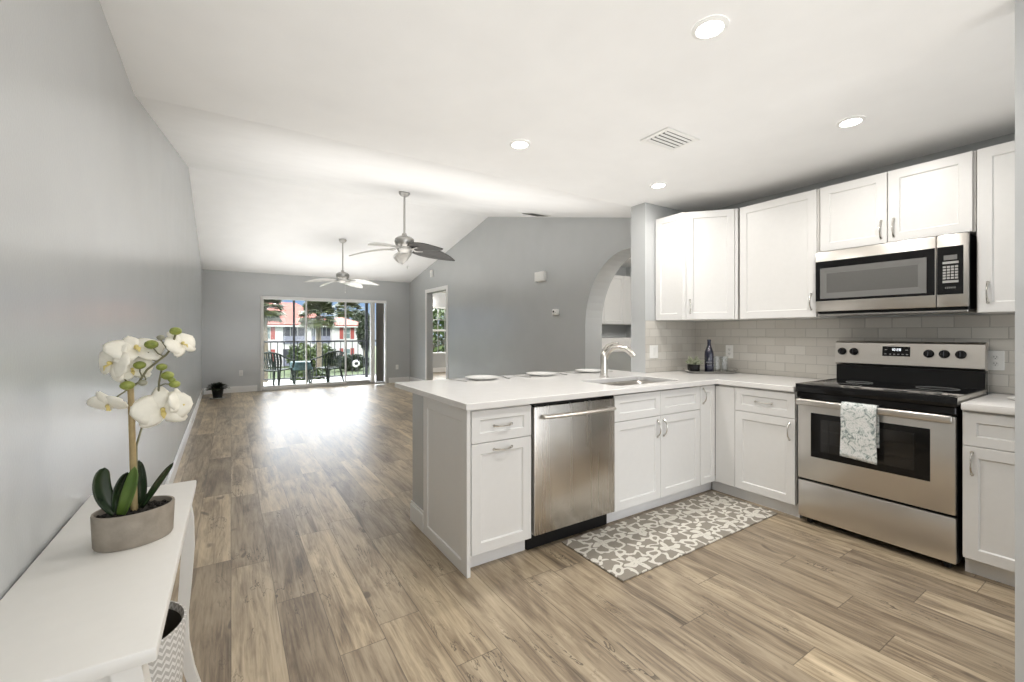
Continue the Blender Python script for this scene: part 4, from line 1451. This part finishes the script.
for p, r_, m_ in (((-.175, 1.470, 1.25), .0125, 'bud'), ((-.198, 1.466, 1.197), .011, 'bud'), ((-.221, 1.458, 1.147), .0125, 'bud'), ((-.154, 1.471, 1.19), .010, 'bud'),
                  ((-.142, 1.471, 1.167), .012, 'bud'), ((-.127, 1.474, 1.143), .0105, 'bud'), ((-.125, 1.475, 1.285), .0115, 'bud'),
                  ((-.156, 1.472, 1.268), .0075, 'bud_grey'), ((-.192, 1.466, 1.151), .0085, 'bud_grey'), ((-.133, 1.472, 1.155), .007, 'bud')):
    MB().ball(ol(p), r_, 2, (1.25, 1, .95)).build('bud', M[m_], t)
def blossom(p, nrm, size, roll=0.0):
    n_ = Vector(nrm).normalized()
    q = n_.to_track_quat('Z', 'Y').to_matrix().to_4x4()
    base = Matrix.Translation(ol(p)) @ q @ Matrix.Rotation(roll, 4, 'Z')
    V, F = [], []
    def petal(ang, ln, wd, lift):
        o0 = len(V)
        NL, K = 9, 6
        mx = base @ Matrix.Rotation(ang, 4, 'Z')
        for i in range(NL + 1):
            s = i / NL
            w = wd * max(.02, math.sin(PI * (.07 + .90 * s ** .85)) ** .65)
            if s == 1:
                w = wd * .25
            for k in range(K + 1):
                u = -1 + 2 * k / K
                V.append(mx @ Vector((ln * s + .0, w * u, lift * s * s + .10 * ln * math.sin(PI * s) * (1 - u * u) - .05 * ln * u * u + .02 * ln * math.sin(5 * u + 7 * s))))
        for i in range(NL):
            for k in range(K):
                a = o0 + i * (K + 1) + k
                F.append((a, a + 1, a + K + 2, a + K + 1))
    for ang, ln, wd in ((PI / 2, .95, .36), (PI / 2 + 2.2, .92, .34), (PI / 2 - 2.2, .92, .34)):
        petal(ang, size * ln, size * wd, -size * .12)
    for ang in (.18, PI - .18):
        petal(ang, size * 1.02, size * .60, size * .05)
    bl = MB().poly(V, F, None).build('blossom', M['petal'], t, True, 80, recalc=False)
    sd = bl.modifiers.new('thick', 'SOLIDIFY')
    sd.thickness = .0009
    lp = MB()
    lp.ball((0, 0, size * .14), size * .085, 2, (1, 1, 1.3), base)
    lp.tube([base @ Vector((0, -size * .05, size * .10)), base @ Vector((0, -size * .20, size * .26)), base @ Vector((0, -size * .38, size * .20))], [size * .07, size * .10, size * .02], 8, .5)
    lp.build('lip', M['lip'], bl)
# directions: the viewer is towards (.14,-1,0); picture-right is about (1,.1,0)
blossom((-.208, 1.482, 1.238), (.25, -.75, .9), .062, .1)
blossom((-.250, 1.470, 1.203), (-.75, -.65, .25), .057, -.3)
blossom((-.214, 1.478, 1.186), (.1, -1, .2), .043, .2)
blossom((-.258, 1.466, 1.102), (-.35, -.7, -.75), .044, .1)
blossom((-.152, 1.470, 1.078), (.15, -1, .15), .064, .1)
blossom((-.116, 1.480, 1.092), (.9, -.5, .25), .042, -.2)
blossom((-.114, 1.488, 1.25), (.6, -.6, .5), .046, .3)

# dark plant on the floor in the far corner
t = thing('potted_plant', 'small dark plant in a black pot on the floor in the far left corner', 'plant', (-.22, 10.30, 0))
MB().lathe([(0, .001), (.12, .001), (.135, .018), (.13, .02), (.11, .008), (0, .008)], 24).build('saucer', M['ceramic'], t)
MB().lathe([(0, .009), (.075, .009), (.10, .18), (.105, .19), (.095, .19), (.09, .17), (0, .165)], 24).build('pot', M['black'], t)
f = MB()
rnd = random.Random(11)
for k in range(260):
    a = rnd.uniform(0, 2 * PI)
    el = rnd.uniform(-.1, 1.3)
    ln = rnd.uniform(.06, .20)
    d0 = Vector((math.cos(a) * math.cos(el), math.sin(a) * math.cos(el), math.sin(el) * .6))
    c0 = Vector((0, 0, .19)) + d0 * ln
    s0 = d0.cross(Vector((0, 0, 1))).normalized() * .036
    f.poly([c0 - d0 * .035, c0 + s0, c0 + d0 * .04 + Vector((0, 0, -.01)), c0 - s0], [(0, 1, 2, 3)])
for k in range(10):
    a = 2 * PI * k / 10
    f.tube([(0, 0, .16), (.05 * math.cos(a), .05 * math.sin(a), .24), (.12 * math.cos(a), .12 * math.sin(a), .27)], .004, 5)
f.build('leaves', M['house_leaf'], t, False)

# vertical blinds gathered at the right of the door
t = thing('vertical_blinds', 'grey vertical blinds gathered at the right end of the sliding door', 'blinds', (3.03, YF - .055, 0))
MB().box(-2.45, .29, -.022, .022, 2.03, 2.075, .004, 1).build('head_rail', M['trim'], t, False)
for k in range(10):
    mx = Matrix.Translation((.055 + k * .0155, 0, 0)) @ Matrix.Rotation(math.radians(33 + (k % 3) * 4), 4, 'Z')
    MB().box(-.042, .042, -.0012, .0012, .06, 2.028, mx=mx).build('slat', M['blind'], t, False)

# beyond the arch: wall cabinet and a base unit
t = thing('wall_cabinet', 'white wall cabinet seen through the arch', 'wall cabinet', (4.30, 5.30, 1.43))
MB().box(.0, 1.88, .02, .38, .0, .84).build('body', M['cab_in'], t, False)
for k in range(4):
    MB().shaker(.004 + k * .47, .004, .464, .832, y=0).build('door', M['cab'], t, True, 25)
t = thing('base_cabinet', 'low grey unit with a pale top seen through the arch', 'cabinet', (4.30, 5.06, 0))
MB().box(.0, 1.88, .0, .62, .002, .97).build('body', M['ceramic_grey'], t, False)
MB().box(.0, 1.89, -.015, .63, .971, 1.20, .004, 1).build('top', M['quartz'], t, False)

# ------------------------------------------------------------------ balcony
struct(MB().box(-.8, 4.09, 11.285, 13.1, -.15, -.012).build('floor_balcony', M['balcony'], smooth=False), 'pale balcony floor', 'floor')
struct(MB().box(-.8, 4.09, 11.285, 13.1, 2.42, 2.52).build('ceiling_balcony', M['ceiling'], smooth=False), 'white balcony ceiling', 'ceiling')
t = thing('balcony_railing', 'dark bronze metal balcony railing with thin balusters', 'railing', (0, 12.95, -.012))
MB().box(-.78, 4.08, -.025, .025, 1.04, 1.085, .004, 1).build('top_rail', M['bronze'], t, False)
MB().box(-.78, 4.08, -.018, .018, .07, .10, .003, 1).build('bottom_rail', M['bronze'], t, False)
xx = -.70
while xx < 4.05:
    MB().box(xx - .009, xx + .009, -.009, .009, .1005, 1.0395).build('baluster', M['bronze'], t, False)
    xx += .157
for i, (px_, w_, lb) in enumerate(((1.42, .05, 'slim dark screen post at the balcony edge, in the left half of the door view'), (3.33, .08, 'thick dark screen post at the balcony edge, beside the gathered blinds'))):
    o = MB().box(px_ - w_ / 2, px_ + w_ / 2, 13.0, 13.06, -.0115, 2.419, .003, 1).build('screen_post', M['bronze'], smooth=False)
    tag(o, lb, 'post')

def patio_chair(loc, rz, label):
    t_ = thing('patio_chair', label, 'chair', loc, rz, 'plastic chairs on the balcony')
    # local: faces +Y; seat .44 high
    V, F = [], []
    for i in range(9):
        for k in range(9):
            u, v = -1 + k / 4, i / 8
            V.append((u * (.235 - .02 * v), .24 - .46 * v, .44 - .018 * (1 - u * u) - .02 * v))
    for i in range(8):
        for k in range(8):
            a = i * 9 + k
            F.append((a, a + 1, a + 10, a + 9))
    s_ = MB().poly(V, F).build('seat', M['chair'], t_)
    s_.modifiers.new('t', 'SOLIDIFY').thickness = .025
    b_ = MB()
    for k in range(9):                                    # slatted curved back
        u = -1 + k / 4
        x0_, x1_ = u * .20, u * .25
        yb = -.23 + .05 * u * u
        top = .83 - .05 * u * u
        b_.tube([(x0_, yb, .42), (x1_, yb - .05, .62), (x1_, yb - .09, top)], [.019, .024, .024], 6, .35)
    for zz, off, hw_ in ((.49, .02, .215), (.55, .035, .235), (.61, .05, .25), (.67, .062, .25), (.73, .075, .25)):
        b_.tube([(hw_ * u, -.23 + .05 * u * u - off, zz) for u in [-1 + k / 5 for k in range(11)]], .012, 6, .6)
    b_.tube([(.27 * u, -.23 + .05 * u * u - .09, .835 - .055 * u * u) for u in [-1 + k / 6 for k in range(13)]], .026, 8, .7)
    b_.build('backrest', M['chair'], t_)
    for sx in (-1, 1):
        MB().tube([(sx * .27, -.27, .775), (sx * .305, -.12, .70), (sx * .31, .08, .655), (sx * .29, .22, .63), (sx * .265, .25, .56), (sx * .25, .24, .44)], [.028, .028, .030, .032, .026, .024], 8, .55).build('armrest', M['chair'], t_)
        MB().tube([(sx * .225, .22, .43), (sx * .27, .27, .0)], [.034, .024], 8, .75).build('leg', M['chair'], t_)
        MB().tube([(sx * .20, -.22, .42), (sx * .25, -.32, .0)], [.034, .024], 8, .75).build('leg', M['chair'], t_)
    return t_
patio_chair((.93, 11.85, -.011), math.radians(-38), 'dark green plastic armchair at the left on the balcony, against the door frame')
patio_chair((2.05, 11.82, -.011), math.radians(30), 'dark green plastic armchair in the middle of the balcony view, right of the small table')
t = thing('patio_table', 'small patio table with a teal cover between the two chairs', 'table', (1.52, 12.35, -.011))
MB().lathe([(0, .56), (.25, .56), (.265, .55), (.27, .36), (.262, .36), (.255, .54), (0, .548)], 28).build('table_cover', M['teal'], t)
MB().lathe([(.235, .345), (.262, .345), (.262, .358), (.235, .358), (.235, .345)], 28).build('rim', M['chair'], t)
for k in range(4):
    a = PI / 4 + k * PI / 2
    MB().tube([(.2 * math.cos(a), .2 * math.sin(a), .53), (.24 * math.cos(a), .24 * math.sin(a), .0)], .02, 8).build('leg', M['chair'], t)

# ------------------------------------------------------------------ the grounds beyond
GZ = -2.8
struct(MB().box(-60, 90, 13.6, 140, GZ - .2, GZ).build('ground', M['grass'], smooth=False), 'lawn below the balcony', 'lawn')
struct(MB().box(-60, 90, 36, 43, GZ, GZ + .03).build('ground_path', M['path'], smooth=False), 'pale pavement on the lawn', 'pavement')

bd = thing('apartment_building', 'white two-storey apartment building with red tile roof across the lawn', 'building', (0, 60, GZ))
f = MB()
f.box(-16, 10.9, 0, 12, .001, 5.0)
f.box(10.9, 15.0, -.4, 11, .001, 4.95)
f.build('wall', M['stucco'], bd, False)
def hip(x0, x1, y0, y1, z0, zr, ins, name='roof'):
    ym = (y0 + y1) / 2
    V = [(x0, y0, z0), (x1, y0, z0), (x1, y1, z0), (x0, y1, z0), (x0 + ins, ym, zr), (x1 - ins, ym, zr),
         (x0, y0, z0 - .12), (x1, y0, z0 - .12), (x1, y1, z0 - .12), (x0, y1, z0 - .12)]
    MB().poly(V, [(0, 1, 5, 4), (1, 2, 5), (2, 3, 4, 5), (3, 0, 4), (6, 7, 1, 0), (7, 8, 2, 1), (8, 9, 3, 2), (9, 6, 0, 3), (9, 8, 7, 6)]).build(name, M['roof'], bd, False)
hip(-16.5, 11.6, -.7, 12.6, 5.15, 8.2, 4.2)
hip(10.4, 15.5, -1.0, 11.4, 5.10, 6.3, 2.2)
MB().box(-16.4, 10.3, -.68, -.6, 4.86, 5.02).box(10.9, 15.4, -.98, -.9, 4.82, 4.97).build('fascia', M['trim'], bd, False)
for zz in (2.75, .05):
    for x0, x1 in ((5.35, 7.75), (8.55, 8.95), (9.3, 10.75)):
        s_ = MB().box(x0, x1, -.06, -.001, zz + .02, zz + 2.05).build('lanai_screen', M['screen'], bd, False)
        MB().box(x0, x1, -.12, -.065, zz + .02, zz + .95).build('rail_panel', M['rail_grey'], s_, False)
        f = MB()
        for q in range(1, 3):
            xm = x0 + (x1 - x0) * q / 3
            f.box(xm - .05, xm + .05, -.10, -.061, zz + .96, zz + 2.05)
        f.build('screen_mullion', M['nickel_dark'], s_, False)
    for x0, x1 in ((3.2, 4.0), (0.4, 1.2), (12.3, 13.15)):
        yo = -.4 if x0 > 11 else 0
        w_ = MB().box(x0, x1, yo - .05, yo - .001, zz + .6, zz + 2.0).build('window', M['trim'], bd, False)
        MB().box(x0 + .06, x1 - .06, yo - .06, yo - .051, zz + .66, zz + 1.28).box(x0 + .06, x1 - .06, yo - .06, yo - .051, zz + 1.34, zz + 1.94).build('pane', M['glass_far'], w_, False)
        for sx0 in (x0 - .48, x1 + .03):
            MB().box(sx0, sx0 + .45, yo - .05, yo - .001, zz + .55, zz + 2.05).build('shutter', M['shutter'], bd, False)

def palm(loc, hgt, rad, label, seed, nf=46, mat='palm', droop=.6):
    r_ = random.Random(seed)
    t_ = thing('palm_tree', label, 'palm tree', loc)
    MB().tube([(0, 0, 0), (.08, 0, hgt * .5), (0, 0, hgt)], [.24, .19, .17], 10).build('trunk', M['trunk'], t_)
    f_ = MB()
    V, F = [], []
    for k in range(nf):
        a = r_.uniform(0, 2 * PI)
        el = r_.uniform(-.55, 1.4)
        d0 = Vector((math.cos(a) * math.cos(el), math.sin(a) * math.cos(el), math.sin(el)))
        sd = d0.cross(Vector((0, 0, 1))).normalized()
        up = sd.cross(d0)
        L0 = rad * r_.uniform(.42, .6)
        hub = Vector((0, 0, hgt)) + d0 * L0
        w0 = .02
        i0 = len(V)
        V += [Vector((0, 0, hgt)) - sd * w0, Vector((0, 0, hgt)) + sd * w0, hub + sd * w0, hub - sd * w0]
        F.append((i0, i0 + 1, i0 + 2, i0 + 3))
        for j in range(13):
            b_ = -1.45 + 2.9 * j / 12
            dj = (d0 * math.cos(b_) + sd * math.sin(b_))
            ln = rad * r_.uniform(.40, .52)
            m1 = hub + dj * ln * .55
            tp = hub + dj * ln + Vector((0, 0, -droop * ln * .45))
            sw = dj.cross(up).normalized() * rad * .044
            i0 = len(V)
            V += [hub, m1 + sw, tp, m1 - sw]
            F.append((i0, i0 + 1, i0 + 2, i0 + 3))
    f_.poly(V, F).build('fronds', M[mat], t_, False, recalc=False)
    return t_

def at(px, d, z=GZ):
    # a compass bearing from the balcony view expressed through the lens angles, d metres away along the view axis
    fx, fy = math.sin(YAW), math.cos(YAW)
    a = (px - 512) / 436.5
    return (fx * d + a * fy * d, fy * d - a * fx * d, z)
palm(at(264, 30), 5.65, 1.55, 'bushy palm at the left edge of the door view', 21, 95)
palm(at(318, 34), 5.35, 1.7, 'large palm in the middle of the door view, in front of the red roof', 22, 100)
palm(at(348, 80), 8.2, 2.9, 'tall loose palm behind the lower red roof at right', 23, 70)

def leafy(name, label, cat, loc, rad, n_, size, mat, seed, stem_h=0.0, group=None):
    r_ = random.Random(seed)
    t_ = thing(name, label, cat, loc, 0, group)
    V, F = [], []
    for k in range(n_):
        while True:
            p = Vector((r_.uniform(-1, 1), r_.uniform(-1, 1), r_.uniform(-1, 1)))
            if .45 < p.length < 1 + .12 * math.sin(5 * p.x + 7 * p.z):
                break
        p = Vector((p.x * rad[0], p.y * rad[1], p.z * rad[2] + rad[2] + stem_h))
        q = Vector((r_.uniform(-1, 1), r_.uniform(-1, 1), r_.uniform(-1, 1))).normalized()
        s_ = q.cross(Vector((r_.uniform(-1, 1), r_.uniform(-1, 1), r_.uniform(-1, 1)))).normalized()
        z_ = r_.uniform(.6, 1.2) * size
        i0 = len(V)
        V += [p - q * z_, p + s_ * z_ * .45, p + q * z_, p - s_ * z_ * .45]
        F.append((i0, i0 + 1, i0 + 2, i0 + 3))
    MB().poly(V, F).build('foliage', M[mat], t_, False, recalc=False)
    f_ = MB()
    for k in range(5):
        a = 2 * PI * k / 5
        f_.tube([(0, 0, 0), (rad[0] * .15 * math.cos(a), rad[1] * .15 * math.sin(a), stem_h + rad[2] * .7), (rad[0] * .5 * math.cos(a), rad[1] * .5 * math.sin(a), stem_h + rad[2] * 1.3)], [.10, .07, .03], 6)
    f_.build('stem', M['trunk'], t_)
    return t_
leafy('shrub', 'bright green shrub behind the left patio chair and teal table', 'shrub', at(301, 44), (1.3, 1.0, 1.5), 900, .26, 'bush', 31)
leafy('shrub', 'tall bright green shrub behind the right patio chair, below the large palm', 'shrub', at(318, 41), (1.6, 1.1, 1.55), 1100, .26, 'bush', 32)
leafy('shrub', 'low bright green shrub under the patio table, between the two chairs', 'shrub', at(309, 32), (1.2, 1.0, .75), 600, .22, 'bush', 36)
leafy('hedge', 'dark clipped hedge behind the white ring', 'hedge', at(351, 47.5), (2.0, 1.0, .85), 2200, .22, 'dark_bush', 33)
leafy('tree', 'dark green tree at the right end of the white building', 'tree', at(365, 54), (.9, 1.0, 2.4), 1500, .32, 'dark_bush', 34, 1.8)
leafy('tree', 'dark tree rising behind the lower red roof, right of the loose palm', 'tree', at(361, 74), (1.6, 1.6, 1.9), 1300, .34, 'dark_bush', 35, 4.0)
leafy('tree', 'leafy tree seen through the side room window', 'tree', (11.2, 26, GZ), (2.6, 2.4, 2.4), 1500, .3, 'bush', 37, 1.6)
t = thing('ring_buoy', 'white ring on a post in front of the dark hedge', 'ring', at(356, 45.2))
q = MB()
V, F = [], []
for i in range(28):
    for k in range(10):
        a, b_ = 2 * PI * i / 28, 2 * PI * k / 10
        r_ = .27 + .11 * math.cos(b_)
        V.append((r_ * math.cos(a), .07 * math.sin(b_), .90 + r_ * math.sin(a)))
for i in range(28):
    for k in range(10):
        F.append((i * 10 + k, ((i + 1) % 28) * 10 + k, ((i + 1) % 28) * 10 + (k + 1) % 10, i * 10 + (k + 1) % 10))
q.poly(V, F).build('ring', M['white_plastic'], t)
MB().box(-.05, .05, .08, .16, .0, 1.4).build('post', M['bronze'], t, False)
